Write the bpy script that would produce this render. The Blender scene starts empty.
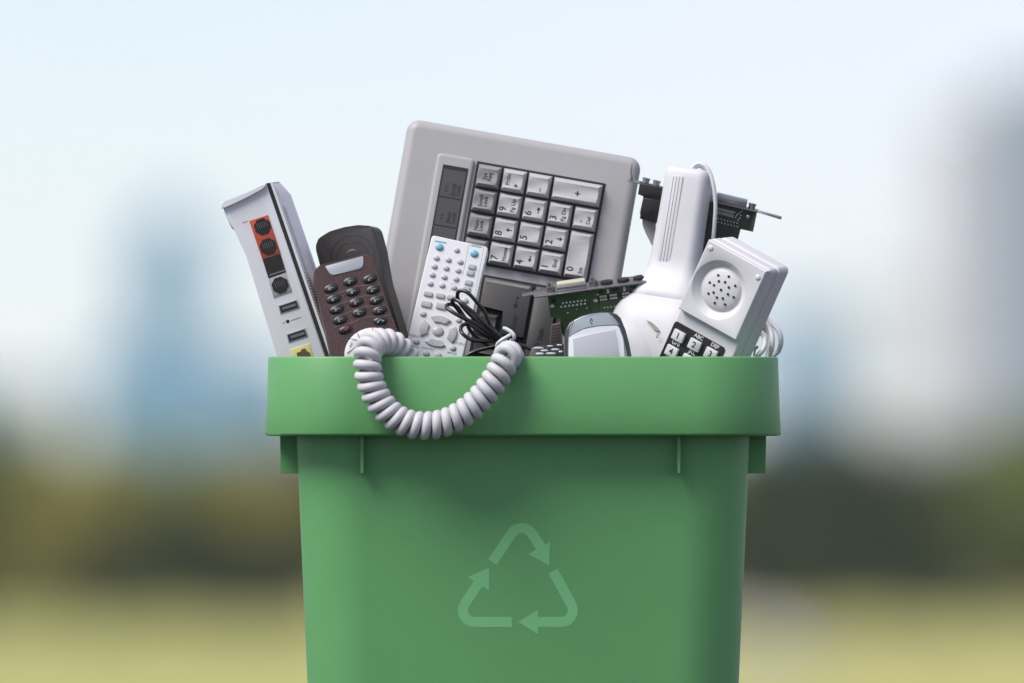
import bpy, bmesh, math, random
from mathutils import Matrix, Vector, Euler, noise
random.seed(11)
PI = math.pi
R = math.radians
scene = bpy.context.scene
C = scene.collection

# ------------------------------------------------------------------ camera numbers
DC = 13.0                      # camera to the middle of the bin
S = 0.00075                   # metres per picture pixel at the bin
FPX = DC / S
CAMZ = 0.4463
HORY = 430.0                  # row of the horizon
Q = DC / 8.0
CAM = Vector((0, -DC, CAMZ))

def ray(px, py):
    return Vector(((px - 512.0), FPX, (HORY - py)))

def at(px, py, y=0.0):
    r = ray(px, py)
    return CAM + r * ((y + DC) / r.y)

def at_d(px, d):
    return (px - 512.0) / FPX * d

# ------------------------------------------------------------------ materials
MATS = {}
AL = 0.82
def srgb(c):
    out = []
    for v in c:
        v = v / 255.0
        out.append(v / 12.92 if v <= 0.04045 else ((v + 0.055) / 1.055) ** 2.4)
    return tuple(out)

def mat(name, col, rough=0.5, metal=0.0, var=0.06, nscale=60.0, bump=0.0, bscale=900.0, spec=0.5, coat=0.0, sub=0.0):
    m = bpy.data.materials.new(name); m.use_nodes = True
    nt = m.node_tree; b = nt.nodes['Principled BSDF']
    col = tuple(v * AL for v in col)
    b.inputs['Roughness'].default_value = rough
    b.inputs['Metallic'].default_value = metal
    b.inputs['Specular IOR Level'].default_value = spec
    b.inputs['Coat Weight'].default_value = coat
    tc = nt.nodes.new('ShaderNodeTexCoord')
    n = nt.nodes.new('ShaderNodeTexNoise'); n.inputs['Scale'].default_value = nscale; n.inputs['Detail'].default_value = 5
    nt.links.new(tc.outputs['Object'], n.inputs['Vector'])
    mx = nt.nodes.new('ShaderNodeMix'); mx.data_type = 'RGBA'
    mx.inputs['A'].default_value = (*[v * (1 - var) for v in col], 1)
    mx.inputs['B'].default_value = (*[min(1, v * (1 + var)) for v in col], 1)
    nt.links.new(n.outputs['Fac'], mx.inputs['Factor'])
    nt.links.new(mx.outputs['Result'], b.inputs['Base Color'])
    mr = nt.nodes.new('ShaderNodeMapRange')
    mr.inputs['To Min'].default_value = max(0, rough - 0.07); mr.inputs['To Max'].default_value = min(1, rough + 0.07)
    nt.links.new(n.outputs['Fac'], mr.inputs['Value']); nt.links.new(mr.outputs['Result'], b.inputs['Roughness'])
    if bump:
        n2 = nt.nodes.new('ShaderNodeTexNoise'); n2.inputs['Scale'].default_value = bscale; n2.inputs['Detail'].default_value = 2
        nt.links.new(tc.outputs['Object'], n2.inputs['Vector'])
        bp = nt.nodes.new('ShaderNodeBump'); bp.inputs['Strength'].default_value = bump; bp.inputs['Distance'].default_value = 0.0004
        nt.links.new(n2.outputs['Fac'], bp.inputs['Height']); nt.links.new(bp.outputs['Normal'], b.inputs['Normal'])
    MATS[name] = m
    return m

mat('bin_green', (0.127, 0.385, 0.130), 0.45, bump=0.3, bscale=1300, var=0.06, nscale=18)
mat('print_green', (0.20, 0.56, 0.235), 0.5, bump=0.2, bscale=1200, var=0.05)
mat('white_plastic', (0.66, 0.66, 0.68), 0.50, bump=0.08, var=0.03)
mat('handset_white', (0.72, 0.72, 0.735), 0.46, bump=0.1, var=0.03)
mat('router_white', (0.80, 0.815, 0.83), 0.48, bump=0.1, var=0.03)
mat('beige_grey', (0.42, 0.417, 0.415), 0.5, bump=0.35, bscale=1500, var=0.05)
mat('key_light', (0.53, 0.53, 0.54), 0.55, bump=0.3, bscale=1800, var=0.04)
mat('key_mid', (0.31, 0.308, 0.31), 0.58, bump=0.3, bscale=1800, var=0.04)
mat('key_dark_shaded', (0.075, 0.073, 0.071), 0.5, bump=0.3, bscale=1800, var=0.05)  # darker keys, with the shade over them put into the colour
mat('strip_dark', (0.085, 0.08, 0.078), 0.42, var=0.05)
mat('ink', (0.02, 0.02, 0.02), 0.6)
mat('ink_grey', (0.16, 0.16, 0.17), 0.6)
mat('ink_faint', (0.03, 0.028, 0.027), 0.6)
mat('ink_white', (0.75, 0.75, 0.75), 0.6)
mat('ink_teal', (0.22, 0.42, 0.50), 0.6)
mat('ink_red', (0.55, 0.05, 0.04), 0.5)
mat('black', (0.018, 0.016, 0.015), 0.5, var=0.15)
mat('black_gloss', (0.022, 0.021, 0.021), 0.40, var=0.1, coat=0.1)
mat('dark_shell', (0.030, 0.026, 0.024), 0.40, bump=0.15, var=0.1)
mat('seam_black', (0.02, 0.022, 0.02), 0.6)
mat('silver', (0.50, 0.52, 0.55), 0.33, metal=0.35, var=0.03)
mat('steel', (0.42, 0.42, 0.42), 0.30, metal=0.85, var=0.08, nscale=200)
mat('steel_dull', (0.30, 0.30, 0.295), 0.38, metal=0.7, var=0.1, nscale=200)
mat('phone_blue', (0.33, 0.38, 0.405), 0.42, metal=0.35, var=0.05)
mat('phone_edge', (0.055, 0.068, 0.07), 0.3, metal=0.3, var=0.05)
mat('lcd', (0.56, 0.57, 0.61), 0.22, var=0.02, coat=0.3)
mat('bezel_white', (0.80, 0.83, 0.86), 0.25, var=0.02)
mat('port_red', (0.52, 0.085, 0.05), 0.45)
mat('port_yellow', (0.68, 0.64, 0.22), 0.45)
mat('port_grey', (0.38, 0.40, 0.40), 0.45)
mat('port_brown', (0.13, 0.08, 0.055), 0.5)
mat('button_blue', (0.22, 0.50, 0.62), 0.35)
mat('remote_key', (0.50, 0.50, 0.52), 0.35)
mat('remote_white', (0.78, 0.785, 0.80), 0.42, bump=0.1, var=0.02)
mat('pcb', (0.05, 0.095, 0.045), 0.42, var=0.3, nscale=180)
mat('pcb_dark', (0.024, 0.03, 0.02), 0.42, var=0.3, nscale=180)
mat('solder', (0.62, 0.62, 0.58), 0.3, metal=0.4)
mat('vga_cream', (0.55, 0.53, 0.42), 0.45)
mat('chip_brown', (0.15, 0.115, 0.10), 0.55)
mat('cord_grey', (0.60, 0.60, 0.615), 0.58, bump=0.12, var=0.03)
mat('cable_white', (0.72, 0.72, 0.75), 0.4)
mat('cable_black', (0.018, 0.018, 0.018), 0.28, coat=0.15)
mat('tie_white', (0.72, 0.76, 0.80), 0.35)
mat('ribbon', (0.42, 0.42, 0.42), 0.5)
mat('line_brown', (0.20, 0.15, 0.14), 0.5)
mat('key_pale', (0.50, 0.54, 0.58), 0.4)
mat('slit', (0.34, 0.34, 0.29), 0.6)

# speckled brown shell of the cordless phone
m = mat('brown_shell', (0.085, 0.040, 0.032), 0.34, bump=0.1)
nt = m.node_tree; b = nt.nodes['Principled BSDF']
tc = nt.nodes.new('ShaderNodeTexCoord'); n = nt.nodes.new('ShaderNodeTexNoise')
n.inputs['Scale'].default_value = 900; n.inputs['Detail'].default_value = 1
nt.links.new(tc.outputs['Object'], n.inputs['Vector'])
cr = nt.nodes.new('ShaderNodeValToRGB')
cr.color_ramp.elements[0].position = 0.50; cr.color_ramp.elements[0].color = (0.052, 0.037, 0.034, 1)
cr.color_ramp.elements[1].position = 0.66; cr.color_ramp.elements[1].color = (0.155, 0.056, 0.043, 1)
nt.links.new(n.outputs['Fac'], cr.inputs['Fac']); nt.links.new(cr.outputs['Color'], b.inputs['Base Color'])

# ------------------------------------------------------------------ mesh building
def tag(o, label=None, cat=None, group=None, kind=None):
    if label: o['label'] = label
    if cat: o['category'] = cat
    if group: o['group'] = group
    if kind: o['kind'] = kind
    return o

_txt = {}
def text_polys(s):
    if s not in _txt:
        cu = bpy.data.curves.new('t', 'FONT'); cu.body = s; cu.size = 1.0
        cu.align_x = 'CENTER'; cu.align_y = 'CENTER'; cu.resolution_u = 3; cu.offset = 0.022; cu.space_line = 0.85
        ob = bpy.data.objects.new('t', cu)
        me = ob.to_mesh()
        vs = [(v.co.x, v.co.y) for v in me.vertices]
        fs = [list(p.vertices) for p in me.polygons]
        ob.to_mesh_clear(); bpy.data.objects.remove(ob); bpy.data.curves.remove(cu)
        _txt[s] = (vs, fs)
    return _txt[s]

class MB:
    def __init__(s): s.bm = bmesh.new(); s.mats = []
    def mi(s, m):
        if m not in s.mats: s.mats.append(m)
        return s.mats.index(m)
    def _merge(s, b2, m, smooth=True, recalc=True):
        i = s.mi(m)
        if recalc: bmesh.ops.recalc_face_normals(b2, faces=b2.faces[:])
        mp = {}
        for v in b2.verts: mp[v] = s.bm.verts.new(v.co)
        for f in b2.faces:
            try:
                g = s.bm.faces.new([mp[v] for v in f.verts]); g.material_index = i; g.smooth = smooth
            except ValueError: pass
        b2.free()
    def prism(s, poly, y0, y1, m, bev=0.0, seg=2, back=True):
        """outline in local x,z; front at y0 (towards the viewer), back at y1"""
        b = bmesh.new()
        F = [b.verts.new((p[0], y0, p[1])) for p in poly]
        B = [b.verts.new((p[0], y1, p[1])) for p in poly]
        n = len(poly)
        ff = b.faces.new(F); bf = b.faces.new(B[::-1])
        for i in range(n):
            b.faces.new([F[(i + 1) % n], F[i], B[i], B[(i + 1) % n]])
        if bev > 0:
            es = list(ff.edges) + (list(bf.edges) if back else [])
            bmesh.ops.bevel(b, geom=es, offset=bev, segments=seg, profile=0.5, affect='EDGES', clamp_overlap=True)
        s._merge(b, m)
    def hexa(s, p, m, bev=0.0):
        b = bmesh.new(); v = [b.verts.new(q) for q in p]
        for f in ((0,1,2,3),(7,6,5,4),(0,4,5,1),(1,5,6,2),(2,6,7,3),(3,7,4,0)): b.faces.new([v[k] for k in f])
        if bev > 0: bmesh.ops.bevel(b, geom=b.edges[:], offset=bev, segments=2, profile=0.5, affect='EDGES', clamp_overlap=True)
        s._merge(b, m)
    def box(s, x0, x1, y0, y1, z0, z1, m, bev=0.0):
        s.hexa([(x0,y0,z0),(x1,y0,z0),(x1,y0,z1),(x0,y0,z1),(x0,y1,z0),(x1,y1,z0),(x1,y1,z1),(x0,y1,z1)], m, bev)
    def dome(s, cx, cz, rx, rz, h, y, m, ang=0.0, n=20, k=5, power=1.0, skirt=0.0):
        """convex button on the plane y, bulging towards -y"""
        b = bmesh.new(); rings = []
        ca, sa = math.cos(ang), math.sin(ang)
        def P(t, e):
            r, hh = e
            x = rx * r * math.cos(t); z = rz * r * math.sin(t)
            return (cx + x * ca - z * sa, y - hh, cz + x * sa + z * ca)
        lv = [(1.0, -0.0002)] + ([(1.0, skirt)] if skirt else []) + [(math.cos(j / k * PI / 2) ** power, skirt + h * math.sin(j / k * PI / 2)) for j in range(0 if not skirt else 1, k)]
        for e in lv: rings.append([b.verts.new(P(2 * PI * i / n, e)) for i in range(n)])
        for a, c in zip(rings, rings[1:]):
            for i in range(n): b.faces.new([a[i], a[(i+1) % n], c[(i+1) % n], c[i]])
        top = b.verts.new(P(0, (0, skirt + h)))
        for i in range(n): b.faces.new([rings[-1][i], rings[-1][(i+1) % n], top])
        b.faces.new(rings[0][::-1])
        s._merge(b, m)
    def cyl(s, p0, p1, r0, r1, m, n=16):
        b = bmesh.new(); p0 = Vector(p0); p1 = Vector(p1); d = (p1 - p0).normalized()
        a = d.orthogonal().normalized(); c = d.cross(a)
        A = [b.verts.new(p0 + (a * math.cos(t) + c * math.sin(t)) * r0) for t in [2*PI*i/n for i in range(n)]]
        B = [b.verts.new(p1 + (a * math.cos(t) + c * math.sin(t)) * r1) for t in [2*PI*i/n for i in range(n)]]
        for i in range(n): b.faces.new([A[i], A[(i+1)%n], B[(i+1)%n], B[i]])
        b.faces.new(A[::-1]); b.faces.new(B)
        s._merge(b, m)
    def loft(s, rings, m, cap=True):
        b = bmesh.new(); rr = [[b.verts.new(p) for p in r] for r in rings]; n = len(rr[0])
        for A, B in zip(rr, rr[1:]):
            for i in range(n): b.faces.new([A[i], A[(i+1)%n], B[(i+1)%n], B[i]])
        if cap: b.faces.new(rr[0][::-1]); b.faces.new(rr[-1])
        s._merge(b, m)
    def tube(s, pts, r, m, n=10, smooth=6, rfun=None):
        P = [Vector(p) for p in pts]
        if smooth > 1:
            Q = []
            for i in range(len(P) - 1):
                a = P[max(i-1, 0)]; b_ = P[i]; c = P[i+1]; d = P[min(i+2, len(P)-1)]
                for k in range(smooth):
                    t = k / smooth
                    Q.append(0.5 * ((2*b_) + (c-a)*t + (2*a-5*b_+4*c-d)*t*t + (3*b_-a-3*c+d)*t**3))
            Q.append(P[-1]); P = Q
        b = bmesh.new(); rings = []; N = None
        for i, p in enumerate(P):
            T = (P[min(i+1, len(P)-1)] - P[max(i-1, 0)]).normalized()
            if N is None: N = T.orthogonal().normalized()
            N = (N - T * N.dot(T)).normalized(); Bv = T.cross(N)
            rr = r if rfun is None else r * rfun(i / (len(P)-1))
            rings.append([b.verts.new(p + (N*math.cos(t) + Bv*math.sin(t)) * rr) for t in [2*PI*k/n for k in range(n)]])
        for A, B in zip(rings, rings[1:]):
            for i in range(n): b.faces.new([A[i], A[(i+1)%n], B[(i+1)%n], B[i]])
        b.faces.new(rings[0][::-1]); b.faces.new(rings[-1])
        s._merge(b, m)
    def rsolid(s, x0, x1, z0, z1, r, y0, y1, bf, m, bb=None, k=5, n=7):
        bb = bf if bb is None else bb; rings = []
        prof = [(bf*(1-math.sin(t)), y0 + bf*(1-math.cos(t))) for t in [PI/2*i/k for i in range(k+1)]]
        prof += [(bb*(1-math.cos(t)), y1 - bb*(1-math.sin(t))) for t in [PI/2*i/k for i in range(k+1)]]
        for d, y in prof:
            rings.append([(x, y, z) for x, z in rrect(x0+d, x1-d, z0+d, z1-d, max(r-d, .0002), n)])
        s.loft(rings, m)
    def flat(s, poly, y, m, th=0.00012):
        s.prism(poly, y - th, y + 0.0001, m)
    def text(s, t, cx, cz, size, rot, y, m, thin=1.0, yf=None):
        vs, fs = text_polys(t); ca, sa = math.cos(rot), math.sin(rot)
        b = bmesh.new(); V = []
        for x, z in vs:
            x *= size * thin; z *= size
            xx, zz_ = cx + x*ca - z*sa, cz + x*sa + z*ca
            V.append(b.verts.new((xx, yf(xx, zz_) if yf else y, zz_)))
        for f in fs:
            try:
                # text faces look towards +z of the curve; flip so that they face -y
                b.faces.new([V[k] for k in f])
            except ValueError: pass
        for f in b.faces:
            f.normal_update()
            if f.normal.y > 0: f.normal_flip()
        s._merge(b, m, smooth=False, recalc=False)
    def build(s, name, parent=None, loc=None, sharp=38):
        me = bpy.data.meshes.new(name); s.bm.to_mesh(me); s.bm.free()
        for k in s.mats: me.materials.append(MATS[k])
        me.set_sharp_from_angle(angle=R(sharp))
        o = bpy.data.objects.new(name, me); C.objects.link(o)
        if parent is not None: o.parent = parent
        if loc is not None: o.location = loc
        return o

def rrect(x0, x1, z0, z1, r, n=5):
    out = []
    for cx, cz, a0 in ((x1-r, z1-r, 0), (x0+r, z1-r, 90), (x0+r, z0+r, 180), (x1-r, z0+r, 270)):
        for k in range(n + 1):
            a = R(a0 + 90 * k / n); out.append((cx + r*math.cos(a), cz + r*math.sin(a)))
    return out

def round_poly(pts, rad, n=5):
    out = []; N = len(pts)
    for i in range(N):
        p = Vector(pts[i]); a = Vector(pts[i-1]) - p; c = Vector(pts[(i+1) % N]) - p
        r = rad[i] if isinstance(rad, (list, tuple)) else rad
        if r <= 0: out.append(tuple(p)); continue
        la, lc = a.length, c.length; a.normalize(); c.normalize()
        d = min(r, la * 0.48, lc * 0.48)
        A = p + a*d; B = p + c*d
        for k in range(n + 1):
            t = k / n; q = A*(1-t)**2 + p*2*t*(1-t) + B*t*t
            out.append(tuple(q))
    return out

def K(ox, oy, sc):            # coordinates of an enlarged view back to the photograph's
    def f(*p):
        return [(ox + x/sc, oy + y/sc) for x, y in p]
    return f

class Item:
    def __init__(s, name, label, cat, px, py, y, roll=0, lean=0, yaw=0, group=None):
        s.P = at(px, py, y)
        s.Rm = Matrix.Rotation(R(roll), 4, 'Y') @ Matrix.Rotation(R(yaw), 4, 'Z') @ Matrix.Rotation(R(lean), 4, 'X')
        s.M = Matrix.Translation(s.P) @ s.Rm; s.Mi = s.M.inverted()
        e = bpy.data.objects.new(name, None); C.objects.link(e)
        e.empty_display_size = 0.02; e.location = s.P; e.rotation_euler = s.Rm.to_euler()
        tag(e, label, cat, group); s.o = e
    def L(s, p, c=0.0):
        o = s.Mi @ CAM; d = s.Mi.to_3x3() @ ray(*p)
        t = (c - o.y) / d.y; q = o + d * t
        return (q.x, q.z)
    def LL(s, ps, c=0.0): return [s.L(p, c) for p in ps]
    def L3(s, p, c=0.0):
        x, z = s.L(p, c); return Vector((x, c, z))
    def wl(s, p, y):          # a picture point at world depth y, in local coordinates
        return s.Mi @ at(p[0], p[1], y)
    def part(s, name, mb, parent=None):
        return mb.build(name, parent or s.o)
U = S

# ================================================================== THE BIN
CX = 0.0083
def ring(hw, hd, r, z, cx=CX, n=8):
    return [(x + cx, y, z) for x, y in rrect(-hw, hw, -hd, hd, r, n)]
bin_o = bpy.data.objects.new('recycling_bin', None); C.objects.link(bin_o)
tag(bin_o, 'green plastic recycling bin with a wide collar, filled with old electronics', 'bin')
ZS, ZT = 0.4424, 0.5008
tp = 0.044
def bw(z): return 0.1690 - (ZS - z) * tp
def bd(z): return 0.1260 - (ZS - z) * tp
mb = MB()
rings = []
for z in (0.0, 0.003, 0.05, 0.1, 0.15, 0.2, 0.25, 0.3, 0.35, 0.4, ZS + 0.001):
    k = 0.003 if z == 0 else 0
    rings.append(ring(bw(z) - k, bd(z) - k, 0.047, z, n=12))
for z in (ZS + 0.0018, 0.35, 0.2, 0.006):
    rings.append(ring(bw(z) - 0.0028, bd(z) - 0.0028, 0.0445, z, n=12))
mb.loft(rings, 'bin_green'); body = mb.build('bin_body', bin_o, sharp=50)
# collar with its step, the outer skirt, the rolled lip and the inner face
mb = MB()
a = 0.0014 / 0.0574
prof = [(bw(ZS)-0.0030, 0.1230, 0.044, ZS + 0.0004), (bw(ZS)-0.0005, 0.1255, 0.0465, ZS - 0.0004), (0.1895, 0.1475, 0.0625, ZS - 0.0004), (0.1918, 0.1497, 0.064, ZS + 0.0002),
        (0.1922, 0.1502, 0.0645, ZS + 0.0016), (0.1913, 0.1495, 0.064, ZS + 0.02), (0.1900, 0.1488, 0.0635, ZT - 0.0012), (0.1895, 0.1483, 0.063, ZT - 0.0003),
        (0.1886, 0.1474, 0.062, ZT), (0.1874, 0.1462, 0.061, ZT), (0.1867, 0.1455, 0.0605, ZT - 0.0006), (0.1867, 0.1455, 0.0605, ZS + 0.0036), (bw(ZS)-0.0030, 0.1230, 0.044, ZS + 0.0030)]
mb.loft([ring(*p, n=12) for p in prof] , 'bin_green', cap=False)
rim = mb.build('collar', bin_o, sharp=60)
# stiffening fins under the collar
def fin(points, nrm):
    mb = MB(); b = bmesh.new()
    A = [b.verts.new(Vector(p) - Vector(nrm) * 0.0013) for p in points]; B = [b.verts.new(Vector(p) + Vector(nrm) * 0.0013) for p in points]
    n = len(points); ef = b.faces.new(A); b.faces.new(B[::-1])
    for i in range(n): b.faces.new([A[(i+1)%n], A[i], B[i], B[(i+1)%n]])
    bmesh.ops.bevel(b, geom=b.edges[:], offset=0.0004, segments=1, affect='EDGES')
    mb._merge(b, 'bin_green'); return mb.build('fin', bin_o)
zt = ZS - 0.0006; zb = ZS - 0.0285
for px in (362.2, 678.8):
    x = at(px, 450, -0.13).x
    for sy in (-1, 1):
        fin([(x, sy*(bd(zt)-0.001), zt), (x, sy*(bd(zt)+0.0125), zt), (x, sy*(bd(zb)+0.0125), zb), (x, sy*(bd(zb)-0.001), zb)], (1, 0, 0))
for sx in (-1, 1):
    for yy in (-0.062, 0.062):
        fin([(CX + sx*(bw(zt)-0.001), yy, zt), (CX + sx*(bw(zt)+0.0125), yy, zt), (CX + sx*(bw(zt)+0.0120), yy, zb), (CX + sx*(bw(zb)-0.001), yy, zb)], (0, 1, 0))
# recycling symbol printed on the front wall
Mf = Matrix.Translation((0, -0.126, ZS)) @ Matrix.Rotation(math.atan(tp), 4, 'X')
Mfi = Mf.inverted()
def fl(p):
    o = Mfi @ CAM; d = Mfi.to_3x3() @ ray(*p); q = o + d * (-o.y / d.y); return (q.x, q.z)
cr3 = K(430, 500, 4.556)
mb = MB()
def stroke(pts, w):
    P = [Vector(fl(q)) for q in cr3(*pts)]; l, r = [], []
    for i, p in enumerate(P):
        t = (P[min(i+1, len(P)-1)] - P[max(i-1, 0)]).normalized(); n = Vector((-t.y, t.x)) * w
        l.append(p + n); r.append(p - n)
    for i in range(len(P) - 1):
        mb.prism([l[i], l[i+1], r[i+1], r[i]], -0.00010, 0.0003, 'print_green')
def arcpts(c, r, a0, a1, n=8): return [(c[0] + r*math.cos(R(a0 + (a1-a0)*k/n)), c[1] + r*math.sin(R(a0 + (a1-a0)*k/n))) for k in range(n+1)]
hw_ = 23 / 4.556 * U
stroke([(284, 284)] + arcpts((418, 184), 56, 214, 329) + [(510, 224)], hw_)
stroke([(561, 324)] + arcpts((598, 503), 53, -28, 90) + [(492, 556)], hw_)
stroke([(373, 556)] + arcpts((203, 503), 53, 90, 213) + [(226, 372)], hw_)
for tri in ([(447, 247), (547, 192), (543, 298)], [(402, 556), (493, 500), (493, 612)], [(172, 352), (270, 308), (270, 414)]):
    mb.prism([fl(q) for q in cr3(*tri)], -0.00014, 0.0003, 'print_green')
mb.bm.transform(Mf)
sym = mb.build('recycling_symbol', bin_o)
sym['label'] = 'pale green triangle of three chasing arrows'

# ================================================================== KEYBOARD
it = Item('keyboard', 'grey computer keyboard standing on end behind the rest, number keys uppermost', 'keyboard', 410, 357, 0.034, roll=9.95, lean=-9)
def kb(u, v, c=0.0):          # u across, v down in picture pixels from the case's top left corner
    e = (0.985*u - 0.173*v + 410, 0.173*u + 0.985*v + 120); return it.L(e, c)
o0 = kb(0, 0); o1 = kb(231.5, 0)
W = o1[0] - o0[0]; TOPZ = (o0[1] + o1[1]) / 2
px_u = W / 231.5
px_v = (kb(0, 0)[1] - kb(0, 100)[1]) / 100
X0 = o0[0]
def q(u, v): return (X0 + u*px_u, TOPZ - v*px_v)
def quad(u0, u1, v0, v1): return [q(u0, v1), q(u1, v1), q(u1, v0), q(u0, v0)]
def kbrect(u0, u1, v0, v1, r): 
    a = q(u0, v1); b_ = q(u1, v0); return rrect(a[0], b_[0], a[1], b_[1], r)
mb = MB()
a_ = q(-1.5, 560); b_ = q(235.5, -3.0)
mb.rsolid(a_[0], b_[0], a_[1], b_[1], 0.0095, 0.0, 0.026, 0.0072, 'beige_grey', k=7)
it.part('case', mb)
mb = MB()    # raised indicator surround
a_ = q(33, 540); b_ = q(71, 27.5)
mb.rsolid(a_[0], b_[0], a_[1], b_[1], 0.0032, -0.0026, 0.004, 0.0024, 'beige_grey', .0001)
pan = it.part('indicator_surround', mb)
mb = MB(); mb.prism(quad(40.3, 66, 38.4, 129), -0.0029, 0.0, 'black'); 
for k in range(3):
    v0 = 42.5 + 28.8*k
    mb.prism(quad(42.0, 64.6, v0, v0 + 27.6), -0.0031, -0.001, 'strip_dark')
for k, (t, v) in enumerate((('Scroll\nLock', 60), ('Num\nLock', 88))):
    c = q(57.5, v+2); mb.text(t, c[0], c[1], 5.6*U, PI/2, -0.00325, 'ink_faint')
    c = q(47.5, v+2); mb.text('o o', c[0], c[1], 4.5*U, PI/2, -0.00325, 'ink_faint')
it.part('indicator_strip', mb, pan)
mb = MB()
mb.prism(quad(73.3, 203.8, 28.9, 130.6), -0.0004, 0.001, 'black')  # black plates on the case stand in for shade in recessed wells
mb.prism(quad(98.4, 178.5, 139.6, 420), -0.0004, 0.001, 'black')
it.part('key_well_shade', mb)
DISH = 0.0010
def key(u0, u1, v0, v1, m, legends, h=0.0078, ins=(2.2, 4.2, 4.8, 2.4), arrow=None):
    mb = MB(); g = 1.15
    l, r_, t, b_ = ins
    B = [q(u0+g, v1-g), q(u1-g, v1-g), q(u1-g, v0+g), q(u0+g, v0+g)]
    x0, z0 = q(u0+g+l, v1-g-b_); x1, z1 = q(u1-g-r_, v0+g+t)
    yf = lambda x, z: -h + DISH*(1 - ((z-(z0+z1)/2)/((z1-z0)/2))**2)
    b = bmesh.new()
    bv = [b.verts.new((p[0], -0.0005, p[1])) for p in B]
    bm_ = [b.verts.new((p[0], -0.0018, p[1])) for p in B]
    e = 0.0007
    mid = [b.verts.new((X, -h + .0006, Z)) for X, Z in ((x0-e, z0-e), (x1+e, z0-e), (x1+e, z1+e), (x0-e, z1+e))]
    K_ = 7; rows = []
    for k in range(K_+1):
        z = z0 + (z1-z0)*k/K_; rows.append([b.verts.new((x0, yf(0, z), z)), b.verts.new((x1, yf(0, z), z))])
    for i in range(4): b.faces.new([bv[i], bv[(i+1) % 4], bm_[(i+1) % 4], bm_[i]])
    for i in (0, 2): b.faces.new([bm_[i], bm_[(i+1) % 4], mid[(i+1) % 4], mid[i]])
    lc = [mid[0]] + [b.verts.new(mid[0].co.lerp(mid[3].co, k/K_)) for k in range(1, K_)] + [mid[3]]
    rc_ = [mid[1]] + [b.verts.new(mid[1].co.lerp(mid[2].co, k/K_)) for k in range(1, K_)] + [mid[2]]
    for k in range(K_):
        b.faces.new([lc[k], lc[k+1], rows[k+1][0], rows[k][0]]); b.faces.new([rc_[k], rc_[k+1], rows[k+1][1], rows[k][1]])
    b.faces.new([bm_[1], bm_[2]] + rc_[::-1]); b.faces.new([bm_[3], bm_[0]] + lc)
    for k in range(K_): b.faces.new([rows[k][0], rows[k][1], rows[k+1][1], rows[k+1][0]])
    b.faces.new([mid[0], mid[1], rows[0][1], rows[0][0]]); b.faces.new([mid[2], mid[3], rows[-1][0], rows[-1][1]])
    b.faces.new(bv[::-1])
    mb._merge(b, m)
    yt = lambda x, z: yf(x, z) - 0.00009
    for (s_, du, dv, sz, mm) in legends:
        c = q((u0+u1)/2 - 1.2 + du, (v0+v1)/2 + 1.4 + dv)
        mb.text(s_, c[0], c[1], sz*U, PI/2, 0, mm, yf=yt)
    if arrow:
        uc, vc = (u0+u1)/2 + 3.6, (v0+v1)/2 + 0.8; dx, dz = arrow
        def ap(a_, b2): return q(uc + dx*a_ - dz*b2, vc + dz*a_ + dx*b2)
        for pl in ([ap(-3.2, -0.5), ap(1, -0.5), ap(1, 0.5), ap(-3.2, 0.5)], [ap(0.2, -2.1), ap(3.4, 0), ap(0.2, 2.1)]):
            b2 = bmesh.new(); b2.faces.new([b2.verts.new((p[0], yt(*p), p[1])) for p in pl])
            for f in b2.faces:
                f.normal_update()
                if f.normal.y > 0: f.normal_flip()
            mb._merge(b2, 'ink', smooth=False, recalc=False)
    return it.part('key', mb)
KU, KV = 127.8/5, 98.8/4
def cell(c, r_, cs=1, rs=1): return (74.6 + KU*c, 74.6 + KU*(c+cs), 30.4 + KV*r_, 30.4 + KV*(r_+rs))
D = 10.0; sm = 5.6
key(*cell(0,0), 'key_mid', [('Sys\nReq', 0, 0, sm, 'ink')])
key(*cell(0,1), 'key_mid', [('Scroll\nLock', 0, 0, sm, 'ink')])
key(*cell(0,2), 'key_mid', [('Num\nLock', 0, 0, sm, 'ink')])
key(*cell(0,3), 'key_mid', [])
key(*cell(1,0), 'key_light', [('PrtSc', -4.5, -1, sm, 'ink'), ('*', 5.5, 4, 8, 'ink')])
key(*cell(2,0), 'key_light', [('–', 2.5, 4, 7.5, 'ink')])
key(*cell(3,0,2), 'key_light', [('+', 2.5, 1, 10, 'ink')])
for c, r_, d, s2 in ((1,1,'9','Pg Up'),(2,1,'6','→'),(3,1,'3','Pg Dn'),(1,2,'8','↑'),(2,2,'5',''),(3,2,'2','↓'),(1,3,'7','Home'),(2,3,'4','←'),(3,3,'1','End')):
    lg = [(d, -4.8, 4.0, D, 'ink')]
    if s2 and ord(s2[0]) < 200: lg.append((s2, 4.8, -0.5, sm, 'ink'))
    dirn = {'→': (0, -1), '←': (0, 1), '↑': (-1, 0), '↓': (1, 0)}.get(s2)   # legends are turned a quarter
    key(*cell(c, r_), 'key_light', lg, arrow=dirn)
key(*cell(4,1), 'key_light', [('.', -4.8, 3, D, 'ink'), ('Del', 4.8, 1, sm, 'ink')])
key(*cell(4,2,1,2), 'key_light', [('0', -5.0, 14.5, D, 'ink'), ('Ins', 5.2, 14.5, sm, 'ink')])
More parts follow.
